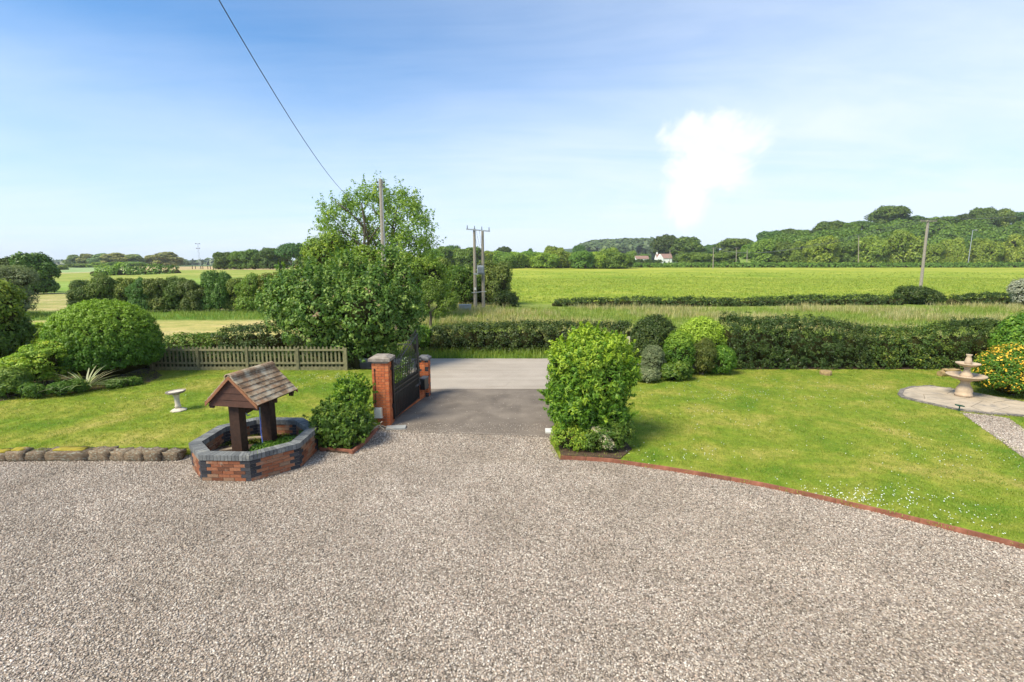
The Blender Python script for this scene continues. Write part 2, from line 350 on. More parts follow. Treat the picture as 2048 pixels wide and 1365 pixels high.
# ------------------------------------------------------------------ land
def zone_color(x, y):
    r = x / np.maximum(y, 1)
    def w_(m, c, col): return col * (1 - m[..., None]) + np.array(c) * m[..., None]
    c = np.zeros(x.shape + (3,)) + np.array((.10, .18, .03))
    right = sm(-.10, -.02, r)
    c = w_(sm(24, 27, y), (.2, .25, .06), c)                    # rough grass beyond the lane
    c = w_(sm(54, 57, y) * right, (.235, .30, .036), c)           # big green meadow
    c = w_(sm(130, 240, y) * right * .75, (.33, .345, .055), c)
    c = w_(sm(262, 275, y) * right, (.2, .28, .06), c)
    left = sm(-.24, -.3, r) if False else 1 - sm(-.3, -.22, r)
    c = w_(sm(26.5, 28, y) * left, (.40, .36, .13), c)           # mown hay strip
    c = w_(sm(38, 40.5, y) * left, (.10, .2, .035), c)
    c = w_(sm(46, 49, y) * left, (.36, .33, .13), c)
    c = w_(sm(74, 80, y) * left, (.2, .3, .06), c)
    c = w_(sm(110, 130, y) * left, (.26, .30, .07), c)
    c = w_(sm(205, 215, y) * left, (.44, .34, .18), c)
    c = w_(sm(215, 230, y) * (1 - sm(-.82, -.72, r)), (.25, .34, .14), c)
    c = w_(sm(420, 500, y) * left, (.1, .16, .06), c)
    c = w_(sm(600, 800, y), (.045, .08, .03), c)
    return c
ang = np.radians(np.linspace(-64, 64, 300)); rad = np.concatenate([np.linspace(0.6, 24, 14), np.geomspace(25, 3600, 230)])
A_, R_ = np.meshgrid(ang, rad); gx = R_ * np.tan(A_) * .999; gy = R_ - 4.0; gx = gx + 0 * gy
gz = HT(gx, np.maximum(gy, 0))
gz = np.where(gy < 26, -.06, gz)
V = np.stack([gx, gy, gz], -1).reshape(-1, 3); n0, n1 = gx.shape
idx = np.arange(n0 * n1).reshape(n0, n1)
F = np.stack([idx[:-1, :-1], idx[:-1, 1:], idx[1:, 1:], idx[1:, :-1]], -1).reshape(-1, 4)
zc_ = zone_color(gx, gy).reshape(-1, 3); zc_ = np.concatenate([zc_, np.ones((len(zc_), 1))], 1)
me = npmesh('land', V, F, vcol=zc_); me.shade_smooth(); struct(link('land', me, M['land']))

def sheet(name, poly, z, m, thick=.03):
    """a closed slab with its top at z"""
    import bmesh
    bm = bmesh.new(); vs = [bm.verts.new((p[0], p[1], z)) for p in poly]; f = bm.faces.new(vs)
    if f.normal.z < 0: f.normal_flip()
    r = bmesh.ops.extrude_face_region(bm, geom=[f]); 
    for g in r['geom']:
        if isinstance(g, bmesh.types.BMVert): g.co.z -= thick
    bmesh.ops.recalc_face_normals(bm, faces=bm.faces); bmesh.ops.triangulate(bm, faces=bm.faces)
    me = bpy.data.meshes.new(name); bm.to_mesh(me); bm.free()
    return struct(link(name, me, m))
EDGE = [at(*p) for p in ((1120, 919), (1175, 922), (1230, 926), (1358, 945), (1512, 971), (1640, 999), (1768, 1029), (1896, 1060), (2044, 1098))]
EDGE += [(9.1, 6.0), (9.6, 4.2), (9.8, 1.5)]
ZL, ZR = .2, .06
rl = EDGE + [(45, 1.5), (45, 21.3), (4.6, 21.3), (3.4, 20.0), (2.9, 18.6), (2.25, 17.2), (1.35, 13.2), (1.2, 12.6), (.98, 12.0)]
sheet('lawn', rl, ZR, M['lawn'], .10)
ll = [(-40, 10.9), (-12.0, 10.95), (-7.5, 11.1), (-6.9, 11.2), (-4.75, 11.5), (-4.5, 11.9), (-4.0, 12.6), (-3.75, 13.0), (-3.7, 16.7), (-5.4, 19.7), (-40, 19.7)]
sheet('lawn', ll, ZL, M['lawn'], .24)
sheet('gravel_drive', [(-40, .3), (14, .3), (14, 9), (9, 12), (1.6, 12.6), (1.05, 12.42), (-3.2, 12.85), (-3.9, 13.4), (-14, 13.4), (-40, 13.4)], 0.0, M['gravel'], .05)
sheet('driveway', [(-3.6, 12.78), (1.2, 12.3), (1.25, 13.0), (2.3, 17.35), (-3.7, 17.35), (-3.8, 13.0)], .012, M['tarmac'], .06)
sheet('road', [(-70, 21.0), (-5.4, 21.0), (-4.3, 19.6), (-3.55, 17.3), (2.25, 17.3), (3.2, 19.6), (4.6, 21.35), (70, 21.35), (70, 23.05), (-70, 23.05)], .018, M['road'], .06)
sheet('tarmac_patch', [at(975, 767.5), at(1020, 764.5), at(1010, 774), at(972, 775.5)], .024, M['road'], .01)
# ------------------------------------------------------------------ foliage
def rng(seed): return np.random.default_rng(seed)
def unit(v): return v / np.maximum(np.linalg.norm(v, axis=-1, keepdims=True), 1e-9)
def clumps_ell(blobs, cr, g, dens=1.0, bottom=-.5):
    P, N = [], []
    B = np.array(blobs, float)
    for i, (x, y, z, a, b, c) in enumerate(B):
        area = 4 * math.pi * (((a * b) ** 1.6 + (a * c) ** 1.6 + (b * c) ** 1.6) / 3) ** (1 / 1.6)
        n = max(4, int(area / (cr * cr) * 1.25 * dens))
        d = unit(g.normal(size=(n, 3))); d[:, 2] = np.where(d[:, 2] < bottom, -d[:, 2] * .8, d[:, 2]); d = unit(d)
        p = np.array([x, y, z]) + d * np.array([a, b, c]) * g.uniform(.86, 1.04, (n, 1))
        keep = np.ones(n, bool)
        for j, (X_, Y_, Z_, A, B_, C_) in enumerate(B):
            if j != i:
                q = (p - (X_, Y_, Z_)) / (A, B_, C_); keep &= (q * q).sum(1) > .62
        P.append(p[keep]); N.append(unit(d / np.array([a, b, c]))[keep])
    return np.concatenate(P), np.concatenate(N)
def clumps_hedge(path, wid, hgt, cr, g, dens=1.0, hj=.08):
    """clumps on the sides and top of a hedge that follows path [(x, y)]; hgt a number or list"""
    P, N = [], []
    hs = hgt if hasattr(hgt, '__len__') else [hgt] * len(path)
    for (p, q, h0, h1) in zip(path[:-1], path[1:], hs[:-1], hs[1:]):
        p, q = np.array(p), np.array(q); L = np.linalg.norm(q - p); t = (q - p) / L; nrm = np.array([t[1], -t[0]])
        per = 2 * max(h0, h1) + wid; n = int(L * per / (cr * cr) * .55 * dens) + 3
        u = g.random(n); s_ = g.random(n) * per; hh = h0 + (h1 - h0) * u
        hh = hh * (1 + hj * np.sin(u * L * 1.3 + p[0]) * .7 + g.normal(size=n) * hj * .5)
        H0 = max(h0, h1)
        base = p + (q - p) * u[:, None]
        off = np.where(s_ < H0, wid / 2, np.where(s_ < H0 + wid, wid / 2 - (s_ - H0), -wid / 2))
        z = np.where(s_ < H0, s_ / H0 * hh, np.where(s_ < H0 + wid, hh, (per - s_) / H0 * hh))
        rr = wid * .28; top = np.clip((z - (hh - rr)) / rr, 0, 1)
        off = off * (1 - .35 * top * (np.abs(off) > wid * .3))
        bx = base + nrm * (off + g.normal(size=n) * .05 * wid)[:, None]
        nn = np.where(s_[:, None] < H0, np.r_[nrm, .25], np.where(s_[:, None] < H0 + wid, np.r_[0, 0, 1.], np.r_[-nrm, .25]))
        P.append(np.c_[bx, np.maximum(z, .05)]); N.append(nn)
    return np.concatenate(P), unit(np.concatenate(N))
def lumps(blobs, n, g, lo=.26, hi=.46, out=.86):
    """small lobes that break up the outline of each big lobe"""
    o = list(blobs)
    for (x, y, z, a, b, c) in blobs:
        for i in range(n):
            d = unit(g.normal(size=3)); d[2] = abs(d[2]) * .9 - .25; d = unit(d); s_ = g.uniform(lo, hi); k = out * g.uniform(.85, 1.12)
            o.append((x + d[0] * a * k, y + d[1] * b * k, z + d[2] * c * k, a * s_, b * s_, c * s_))
    return o
def leaves(CP, CN, cr, per, ls, g, asp=.5, up=.35, droop=0.0, flat=1.0, rnd=.75, ctint=.25, shoot=0.0):
    n = len(CP); k = n * per
    cp = np.repeat(CP, per, 0); cn = np.repeat(CN, per, 0)
    d = unit(g.normal(size=(k, 3)) + cn * .75); rr = g.uniform(.35, 1.0, (k, 1)) ** .6
    crs = np.repeat(g.uniform(.55, 1.45, (n, 1)), per, 0) * cr
    p = cp + d * rr * crs * np.array([1, 1, flat])
    if shoot:      # some clumps are leafy shoots that stick out of the crown
        sh = np.repeat(g.random(n) < shoot, per)[:, None]; sd_ = unit(CN * .7 + g.normal(size=(n, 3)) * .35 + np.array([0, 0, .75])); u_ = g.random((k, 1))
        p = np.where(sh, cp + np.repeat(sd_, per, 0) * u_ * cr * 2.6 + d * crs * .42 * (1 - .6 * u_), p)
    p[:, 2] = np.abs(p[:, 2]) + .02
    nr = unit(d * .8 + cn * .25 + g.normal(size=(k, 3)) * rnd * .5 + np.array([0, 0, up]))
    t = unit(np.cross(nr, g.normal(size=(k, 3)))); t[:, 2] -= droop; t = unit(t); b = unit(np.cross(nr, t))
    s = ls * g.uniform(.65, 1.35, (k, 1))
    t = t * s * .5; b = b * s * .5 * asp
    sag = nr * s * .08
    V = np.stack([p - t - sag, p + b + sag * .5, p + t - sag, p - b + sag * .5], 1).reshape(-1, 3)
    F = np.arange(k * 4).reshape(-1, 4)
    tint = np.clip(np.repeat(g.normal(.42, ctint, n), per) * .55 + g.normal(.5, .26, k) * .45, 0, 1)
    return V, F, tint
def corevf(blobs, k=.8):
    """solid dark cores, inner shade put into their colour, that stop one seeing straight through a dense shrub"""
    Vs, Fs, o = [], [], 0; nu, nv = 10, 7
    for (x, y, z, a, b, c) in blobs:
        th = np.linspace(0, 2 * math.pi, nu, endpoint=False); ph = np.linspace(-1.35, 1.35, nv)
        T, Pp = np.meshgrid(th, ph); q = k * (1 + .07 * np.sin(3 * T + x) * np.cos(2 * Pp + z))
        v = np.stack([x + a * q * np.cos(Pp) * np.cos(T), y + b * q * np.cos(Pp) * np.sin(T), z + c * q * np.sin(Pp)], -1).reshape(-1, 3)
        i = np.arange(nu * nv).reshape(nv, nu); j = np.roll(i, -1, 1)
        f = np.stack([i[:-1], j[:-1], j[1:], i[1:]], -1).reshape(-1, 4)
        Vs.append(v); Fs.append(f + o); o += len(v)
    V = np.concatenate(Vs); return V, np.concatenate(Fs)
def fmesh(name, parts):
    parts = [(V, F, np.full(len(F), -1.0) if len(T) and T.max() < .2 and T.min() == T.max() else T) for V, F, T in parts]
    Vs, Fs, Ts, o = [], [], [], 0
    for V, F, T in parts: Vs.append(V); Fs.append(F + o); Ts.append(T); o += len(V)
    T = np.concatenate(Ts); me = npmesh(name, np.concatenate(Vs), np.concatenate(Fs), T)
    if (T < 0).any(): me['has_core'] = 1; me.polygons.foreach_set('material_index', (T < 0).astype(np.int32))
    return me
def foliage(name, m, blobs, cr, per, ls, seed, core=.78, dens=1.0, parent=None, loc=None, zmin=.01, fresh=None, rough=0, **k):
    g = rng(seed); CP, CN = clumps_ell(lumps(blobs, rough, g) if rough else blobs, cr, g, dens)
    V, F, T = leaves(CP, CN, cr, per, ls, g, **k); parts = [(V, F, T)]
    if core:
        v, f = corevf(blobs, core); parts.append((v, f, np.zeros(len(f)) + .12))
    me = fmesh(name, parts)
    if zmin is not None:
        co_ = np.empty(len(me.vertices) * 3, np.float32); me.vertices.foreach_get('co', co_); co_ = co_.reshape(-1, 3)
        co_[:, 2] = np.maximum(co_[:, 2], zmin); me.vertices.foreach_set('co', co_.ravel())
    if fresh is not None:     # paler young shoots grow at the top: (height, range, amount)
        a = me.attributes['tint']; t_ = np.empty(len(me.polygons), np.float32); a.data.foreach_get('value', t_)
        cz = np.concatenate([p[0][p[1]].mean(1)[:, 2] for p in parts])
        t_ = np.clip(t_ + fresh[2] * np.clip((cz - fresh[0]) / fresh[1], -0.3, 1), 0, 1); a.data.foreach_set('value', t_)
    return link(name, me, m, parent, loc=loc)
def hedge(name, m, path, wid, hgt, cr, per, ls, seed, label, cat='hedge', z=0.0, dens=1.6, group=None, **k):
    g = rng(seed); CP, CN = clumps_hedge(path, wid, hgt, cr, g, dens)
    c0 = np.array([path[0][0], path[0][1], z]); CP[:, :2] -= c0[:2]
    V, F, T = leaves(CP, CN, cr, per, ls, g, **k)
    V[:, 2] = np.maximum(V[:, 2], .03)
    bl = []
    hs = hgt if hasattr(hgt, '__len__') else [hgt] * len(path)
    for (p, q, a, b) in zip(path[:-1], path[1:], hs[:-1], hs[1:]):
        L = math.hypot(q[0] - p[0], q[1] - p[1]); n = max(1, int(L / (wid * .45)))
        for i in range(n + 1):
            u = i / n; h = a + (b - a) * u
            bl.append((p[0] + (q[0] - p[0]) * u - c0[0], p[1] + (q[1] - p[1]) * u - c0[1], h * .42, wid * .45, wid * .40, h * .52)); bl.append((bl[-1][0], bl[-1][1], h * .08, wid * .45, wid * .40, h * .18))
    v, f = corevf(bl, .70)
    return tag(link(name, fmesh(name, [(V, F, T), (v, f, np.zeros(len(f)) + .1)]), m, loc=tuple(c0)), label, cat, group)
def trunk_mb(mb, base, h, r, g, n=4, spread=.45, fork=.35, lean=(0, 0)):
    """tapered trunk with limbs and branchlets; returns limb tips"""
    b = Vector(base); top = b + Vector((lean[0], lean[1], h)); pts = []; tips = []
    for i in range(6):
        u = i / 5; pts.append(b.lerp(top, u) + Vector((g.normal() * .02 * h, g.normal() * .02 * h, 0)) * (i > 0))
    mb.tube(pts, [r * (1.25 if i == 0 else 1 - .78 * i / 5) for i in range(6)], 7)
    for k in range(n):
        u = fork + (1 - fork) * k / n * .8; s = b.lerp(top, u); a = k * 2.4 + g.uniform(-.4, .4); L = h * (1 - u * .55) * spread * g.uniform(.8, 1.2)
        e = s + Vector((math.cos(a) * L, math.sin(a) * L, L * g.uniform(.6, 1.1))); mid = s.lerp(e, .5) + Vector((0, 0, L * .12))
        mb.tube([s, mid, e], [r * (1 - .7 * u) * .6, r * (1 - .7 * u) * .38, r * .08], 5); tips.append(e)
        for q in range(3):
            a2 = a + g.uniform(-1, 1); s2 = mid.lerp(e, g.uniform(.1, .8)); L2 = L * .5
            mb.tube([s2, s2 + Vector((math.cos(a2) * L2, math.sin(a2) * L2, L2 * g.uniform(.4, 1)))], [r * .16, r * .04], 4)
    return tips
def crown_blobs(g, rx, rz, zc0, n, lo=.34, hi=.52, sq=.8):
    bl = [(0, 0, zc0, rx * .62, rx * .62, rz * .68)]
    for i in range(n):
        a = i * 2.39996 + g.uniform(-.3, .3); zz = g.uniform(-.75, .85); rr = math.sqrt(max(0, 1 - zz * zz)) * g.uniform(.5, .72)
        s = rx * g.uniform(lo, hi)
        bl.append((rx * rr * math.cos(a), rx * rr * math.sin(a), zc0 + rz * zz * .66, s, s, s * sq * min(1.3, rz / rx + .15)))
    return bl
# ---- far tree patterns (unit sizes in metres; copies share their meshes)
def proto_tree(kind, h, rx, m, seed, ls, nbl=9, cz=.56, rzf=.44, trunk=.03, dens=1.0, per=14, crf=.2, core=.76, fork=.3, skirt=0, rough=2):
    g = rng(seed); mb = MB(); trunk_mb(mb, (0, 0, -.3), h * .8, h * trunk, g, 5, .4, fork)
    bl = crown_blobs(g, rx, h * rzf, h * cz, nbl)
    for i in range(skirt): a = i * 6.283 / skirt; bl.append((rx * .55 * math.cos(a), rx * .55 * math.sin(a), h * .2, rx * .42, rx * .42, h * .22))
    CP, CN = clumps_ell(lumps(bl, rough, g, .3, .5), rx * crf, g, dens); V, F, T = leaves(CP, CN, rx * crf, per, ls, g, asp=.75, up=.3)
    parts = [(V, F, T)]
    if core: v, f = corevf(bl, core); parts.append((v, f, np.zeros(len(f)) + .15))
    tm = mb.mesh('trunk'); tm.materials.append(M['bark']); cm_ = fmesh('crown', parts); cm_.materials.append(m); cm_.materials.append(M['shade_core'])
    return dict(trunk=tm, crown=cm_, h=h, rx=rx)
PT = {
 'oak': proto_tree('oak', 15, 7, M['oak'], 11, .75, skirt=5, crf=.15), 'oak2': proto_tree('oak', 15, 8, M['oak2'], 12, .75, 11, .56, .43, skirt=5, crf=.15),
 'lime': proto_tree('lime', 12, 6.2, M['lime'], 13, .7, 9, .5, .5, skirt=6, crf=.15), 'lime2': proto_tree('lime', 11, 7, M['lime2'], 14, .7, 11, .5, .5, skirt=6, crf=.15),
 'dark': proto_tree('dark', 16, 6, M['dark'], 15, .7, 10, .55, .46, core=.7, crf=.17), 'poplar': proto_tree('poplar', 20, 5.2, M['poplar'], 16, .9, 8, .52, .5, .02, core=.6, skirt=4),
 'bush': proto_tree('bush', 6, 4.2, M['lime'], 17, .45, 8, .46, .52, .03, skirt=6, crf=.16), 'bush2': proto_tree('bush', 6, 4.4, M['oak'], 18, .45, 8, .46, .52, .03, skirt=6, crf=.16),
 'haw': proto_tree('haw', 5, 2.6, M['hawthorn'], 19, .2, 9, .48, .5, .02, 1.0, 18, crf=.15, core=.7, skirt=6), 'haw2': proto_tree('haw', 5, 2.7, M['hawthorn2'], 23, .2, 10, .5, .5, .02, .9, 18, crf=.15, core=.66, skirt=6, rough=3),
 'open': proto_tree('open', 16, 7, M['oak'], 20, .75, 9, .62, .36, .03, .8, 12, .18, .45, .2)}
def far_tree(kind, px, y, top, hw, label, cat='tree', name='tree', group=None, base=None):
    x = xat(px, y, 3); z = float(HT(x, y)) if base is None else base; P = PT[kind]
    h = zat(top, y) - z; wv = hw / FPX * y / (1 + .0 * (px - 1024))  # half width in metres
    ratio = abs(px - 1024) / FPX; wv = wv / math.sqrt(1 + ratio * ratio)
    t = thing(name, label, cat, (x, y, z), random.uniform(0, 6.28), group)
    for part in ('trunk', 'crown'):
        o = link(part, P[part], None, t)
    t.scale = (wv / P['rx'] / .98, wv / P['rx'] / .98, h / P['h'])
    return t
# instanced ground cover
def scatter(name, base_me, inst_me, dens, smin, smax, seed, tilt, m, label, cat, loc=(0, 0, 0)):
    o = link(name, base_me, None, loc=loc); src = bpy.data.objects.new(name + '_source', inst_me)
    if not inst_me.materials: inst_me.materials.append(m)
    ng = bpy.data.node_groups.new(name, 'GeometryNodeTree')
    ng.interface.new_socket('Geometry', in_out='INPUT', socket_type='NodeSocketGeometry'); ng.interface.new_socket('Geometry', in_out='OUTPUT', socket_type='NodeSocketGeometry')
    t = NT(ng); gi = t.new('NodeGroupInput'); go = t.new('NodeGroupOutput')
    dp = t.new('GeometryNodeDistributePointsOnFaces'); t.l.new(gi.outputs[0], dp.inputs['Mesh']); dp.inputs['Density'].default_value = dens; dp.inputs['Seed'].default_value = seed
    oi = t.new('GeometryNodeObjectInfo'); oi.inputs['Object'].default_value = src
    rv = t.new('FunctionNodeRandomValue', data_type='FLOAT_VECTOR'); rv.inputs[0].default_value = (-tilt, -tilt, 0); rv.inputs[1].default_value = (tilt, tilt, 6.283); rv.inputs['Seed'].default_value = 3
    rs = t.new('FunctionNodeRandomValue', data_type='FLOAT'); rs.inputs[2].default_value = smin; rs.inputs[3].default_value = smax; rs.inputs['Seed'].default_value = 5
    ip = t.new('GeometryNodeInstanceOnPoints'); t.l.new(dp.outputs['Points'], ip.inputs['Points']); t.l.new(oi.outputs['Geometry'], ip.inputs['Instance'])
    t.l.new(rv.outputs[0], ip.inputs['Rotation']); t.l.new(rs.outputs[1], ip.inputs['Scale']); t.l.new(ip.outputs[0], go.inputs[0])
    md = o.modifiers.new('scatter', 'NODES'); md.node_group = ng
    return tag(o, label, cat, kind='stuff')
def blades(n, h, spread, w_, seed, lean=.4, seedhead=0):
    g = rng(seed); V = []; F = []; T = []
    for i in range(n):
        a = g.uniform(0, 6.28); r = spread * math.sqrt(g.random()); x, y = r * math.cos(a), r * math.sin(a)
        b = g.uniform(0, 6.28); hh = h * g.uniform(.5, 1.1); lx, ly = math.cos(b) * lean * hh, math.sin(b) * lean * hh; c = b + 1.57; dx, dy = math.cos(c) * w_ / 2, math.sin(c) * w_ / 2
        o = len(V); V += [(x - dx, y - dy, 0), (x + dx, y + dy, 0), (x + lx * .35 + dx * .8, y + ly * .35 + dy * .8, hh * .6), (x + lx * .35 - dx * .8, y + ly * .35 - dy * .8, hh * .6), (x + lx, y + ly, hh), (x + lx * 1.02 + dx * .2, y + ly * 1.02 + dy * .2, hh)]
        F += [(o, o + 1, o + 2, o + 3), (o + 3, o + 2, o + 5, o + 4)]; t_ = float(np.clip(g.normal(.5, .25), 0, 1)); T += [t_, t_]
    return npmesh('tuft', np.array(V), np.array(F), T)
def gridmesh(poly_fn, x0, x1, y0, y1, step, zf):
    """flat cells inside poly_fn(x, y)"""
    xs = np.arange(x0, x1, step); ys = np.arange(y0, y1, step); V = []; F = []
    for x in xs:
        for y in ys:
            if poly_fn(x + step / 2, y + step / 2):
                o = len(V); V += [(a, b, zf(a, b)) for a, b in ((x, y), (x + step, y), (x + step, y + step), (x, y + step))]; F.append((o, o + 1, o + 2, o + 3))
    me = bpy.data.meshes.new('area'); me.from_pydata(V, [], F); return me
def inpoly(poly):
    def f(x, y):
        r = False; j = len(poly) - 1
        for i in range(len(poly)):
            xi, yi = poly[i]; xj, yj = poly[j]
            if (yi > y) != (yj > y) and x < (xj - xi) * (y - yi) / (yj - yi) + xi: r = not r
            j = i
        return r
    return f
def inview(x, y, m=.06): return abs(x) < (1.05 + m) * y + 1.2
# pebbles
pb = MB(); import bmesh as _bm
b_ = _bm.new(); _bm.ops.create_icosphere(b_, subdivisions=1, radius=1)
for v in b_.verts: v.co = Vector((v.co.x * 1.0, v.co.y * .72, v.co.z * .5)) * random.uniform(.85, 1.15)
peb = bpy.data.meshes.new('pebble'); b_.to_mesh(peb); b_.free(); peb.shade_smooth()
lawnR, lawnL = inpoly(rl), inpoly(ll)
def near(x, y): return inview(x, y) and not lawnR(x, y) and not lawnL(x, y) and y < 11.3 and not (-7.3 < x < -4.7 and y > 10.0)
scatter('gravel', gridmesh(near, -13, 10, 4.0, 11.4, .1, lambda a, b: .006), peb, 1500, .008, .021, 1, .5, M['pebble'], 'loose pinkish beige gravel spread over the wide forecourt', 'gravel')
def farg(x, y): return inview(x, y) and not lawnR(x, y) and not lawnL(x, y) and 11.3 <= y < 12.9 - .1 * (x + 3.3) and -4.4 < x < 1.1
scatter('gravel', gridmesh(farg, -5, 2, 11.3, 13, .1, lambda a, b: .006), peb, 900, .011, .024, 2, .5, M['pebble'], 'loose gravel strip meeting the tarmac at the gateway', 'gravel')
scatter('spilled_gravel', gridmesh(lambda x, y: True, -3.3, 1.0, 12.7, 13.3, .1, lambda a, b: .014), peb, 170, .008, .018, 12, .5, M['pebble'], 'loose pebbles kicked from the forecourt onto the tarmac edge', 'gravel')
scatter('spilled_gravel', gridmesh(lambda x, y: True, -3.2, 1.2, 13.3, 16.5, .2, lambda a, b: .014), peb, 8, .008, .018, 13, .5, M['pebble'], 'stray pebbles lying here and there on the tarmac drive', 'gravel')
# lawn grass
tuft = blades(16, .035, .08, .006, 1, .6)
PATH = [(12.6, 14.3), (13.95, 14.2), (14.9, 14.3), (12.9, 11.6), (12.2, 10.6), (11.4, 9.8), (10.9, 9.9), (12.0, 11.6)]
PATH = [at(1922, 826, ZR), at(1990, 833, ZR), at(2018, 838, ZR), at(2060, 868, ZR), at(2110, 905, ZR), at(2110, 960, ZR), at(2048, 917, ZR), at(1995, 878, ZR), at(1955, 850, ZR)]
PAT = [at(*p, .1) for p in ((1795, 788), (1800, 779), (1822, 773), (1860, 771), (1905, 777), (1950, 785), (2000, 795), (2060, 806), (2120, 815), (2120, 840), (2048, 832), (1985, 828), (1930, 822), (1880, 812), (1830, 801), (1803, 794))]
inpath, inpat = inpoly(PATH), inpoly(PAT)
scatter('lawn_grass', gridmesh(lambda x, y: lawnR(x, y) and inview(x, y) and not inpath(x, y) and not inpat(x, y) and y < 20.3, 1, 22, 5, 20.4, .25, lambda a, b: ZR), tuft, 80, .7, 1.4, 3, .25, M['lawnblade'], 'short mown grass of the right hand lawn', 'grass')
scatter('lawn_grass', gridmesh(lambda x, y: lawnL(x, y) and inview(x, y), -22, -3, 10.9, 19.8, .25, lambda a, b: ZL), tuft, 80, .7, 1.4, 4, .25, M['lawnblade'], 'short mown grass of the left hand lawn', 'grass')
# rough grass beyond the lane
tall = blades(22, .55, .3, .022, 5, .35); tallg = blades(22, .38, .3, .02, 6, .4)
tallg2 = blades(22, .38, .3, .02, 16, .4)
zf = lambda a, b: float(HT(a, b)) - .02
scatter('verge_grass', gridmesh(lambda x, y: inview(x, y) and x > -6, -8, 26, 23.1, 24.8, .4, lambda a, b: -.01), tallg, 9, .6, 1.0, 7, .15, M['grass'], 'green verge grass along the far side of the lane', 'grass')
def strip(x, y): return inview(x, y) and x / y > -.24 and y < 50.5
scatter('meadow_grass', gridmesh(strip, -13, 56, 25.8, 51, .9, zf), tallg2, 3.2, .6, 1.3, 8, .15, M['fieldgrass'], 'tall green grass of the rough strip beyond the hedge', 'grass')
g_ = rng(3)
def dry(x, y): return strip(x, y) and (math.sin(x * .35 + y * .2) + math.sin(y * .9 + x * .13) * .8 + (1.3 if x < -3 and y < 38 else 0) > .25)
scatter('seeding_grass', gridmesh(dry, -13, 56, 26.5, 51, .9, zf), tall, 3.2, .8, 1.35, 9, .15, M['straw'], 'patches of beige seeding grass in the rough strip', 'grass')
scatter('meadow_grass', gridmesh(lambda x, y: inview(x, y) and x / y < -.2 and (y > 39.5 or y < 28) and y < 46, -52, -5, 24, 46, .9, zf), tallg2, 2.6, .7, 1.3, 10, .15, M['fieldgrass'], 'green grass margins of the hay strip on the left', 'grass')
weed = blades(14, .5, .5, .12, 12, .9)
scatter('field_weeds', gridmesh(lambda x, y: abs(x / y - .5) < .56 and y < 170, -5, 190, 57, 170, 3, zf), weed, .16, .18, .5, 11, .2, M['grass'], 'scattered dark dock plants and thistles in the big meadow', 'weeds')
scatter('meadow_tussocks', gridmesh(lambda x, y: abs(x / y - .5) < .58 and y < 125, -5, 140, 56, 125, 2, zf), blades(16, .22, .45, .04, 18, .8), 1.0, .5, 1.5, 12, .2, M['tussock'], 'uneven grass tussocks of the near half of the big meadow', 'grass')
# daisies on the lawn
def daisies(name, spots, label):
    g = rng(5); V, F = [], []
    for cx, cy, sx, sy, n, z in spots:
        for i in range(int(n * (.3 if n > 200 else .55))):
            x, y = cx + g.normal() * sx, cy + g.normal() * sy
            if not (lawnR(x, y) or lawnL(x, y)) or inpath(x, y) or inpat(x, y): continue
            r = g.uniform(.007, .012); o = len(V); V += [(x + r * math.cos(k * 1.047), y + r * math.sin(k * 1.047), z + .04 + r * .3 * math.sin(k)) for k in range(6)]; F.append(tuple(range(o, o + 6)))
    me = bpy.data.meshes.new(name); me.from_pydata(V, [], F); a = me.attributes.new('tint', 'FLOAT', 'FACE')
    return tag(link(name, me, M['white']), label, 'flowers', kind='stuff')
sp = []
for px, py, sx, sy, n in ((1740, 1000, .5, .22, 260), (1650, 985, .5, .3, 120), (1800, 1003, .6, .3, 160), (1430, 790, 1.2, .6, 130), (1600, 800, 2.5, 1.2, 220), (1350, 915, .8, .4, 80), (1900, 920, 1.2, .8, 150), (1560, 770, 2, .8, 120), (1450, 860, 3, 1.4, 260), (1950, 1040, .4, .3, 70)):
    x, y = at(px, py, ZR); sp.append((x, y, sx, sy, n, ZR))
daisies('daisies', sp, 'tiny white daisies dotted through the right lawn')
sp = [(*at(670, 755, ZL), .9, .3, 120, ZL), (*at(300, 800, ZL), 3, 1.5, 60, ZL), (*at(630, 770, ZL), .6, .5, 40, ZL)]
daisies('daisies', sp, 'white daisies scattered on the left lawn near the fence')
#MORE
# ================================================================== brick work
BOX = {}
def boxme(key, d, m, j=0):
    if key not in BOX:
        mb = MB(); mb.box((0, 0, 0), d); me = mb.mesh(key); me.materials.append(m); BOX[key] = me
    return BOX[key]
def brick(parent, key, d, m, loc, rz=0, name='brick'):
    o = link(name, boxme(key, d, m), None, parent, loc=loc, rz=rz + random.uniform(-.006, .006)); return o
CRS = .075
def brick_run(parent, p, q, z0, courses, thick, mid='brick', ends=None, off=0, zlim=None):
    """courses of separate bricks from p to q (x, y), recessed mortar core is built by the caller"""
    p, q = Vector((*p, 0)), Vector((*q, 0)); L = (q - p).length; t = (q - p) / L; rz = math.atan2(t.y, t.x)
    for c in range(courses):
        z = z0 + c * CRS + CRS / 2
        if zlim and z > zlim: break
        xs = []; x = 0
        if ends:
            a = .215 if c % 2 else .115; xs.append((0, a, ends)); x = a; endL = .215 if c % 2 else .115
            n = max(1, round((L - x - endL) / .225)); bl = (L - x - endL) / n
            for i in range(n): xs.append((x + i * bl, x + (i + 1) * bl, mid))
            xs.append((L - endL, L, ends))
        else:
            x = -.1125 if (c + off) % 2 else 0
            while x < L - .03: xs.append((max(x, 0), min(x + .225, L), mid)); x += .225
        for a, b, m in xs:
            ln = round(b - a, 2)
            if ln < .03: continue
            key = f'{m}_{ln}_{thick}'
            brick(parent, key, (ln - .011, thick, .065), M[m], (p + t * (a + b) / 2 + Vector((0, 0, z)))[:], rz)
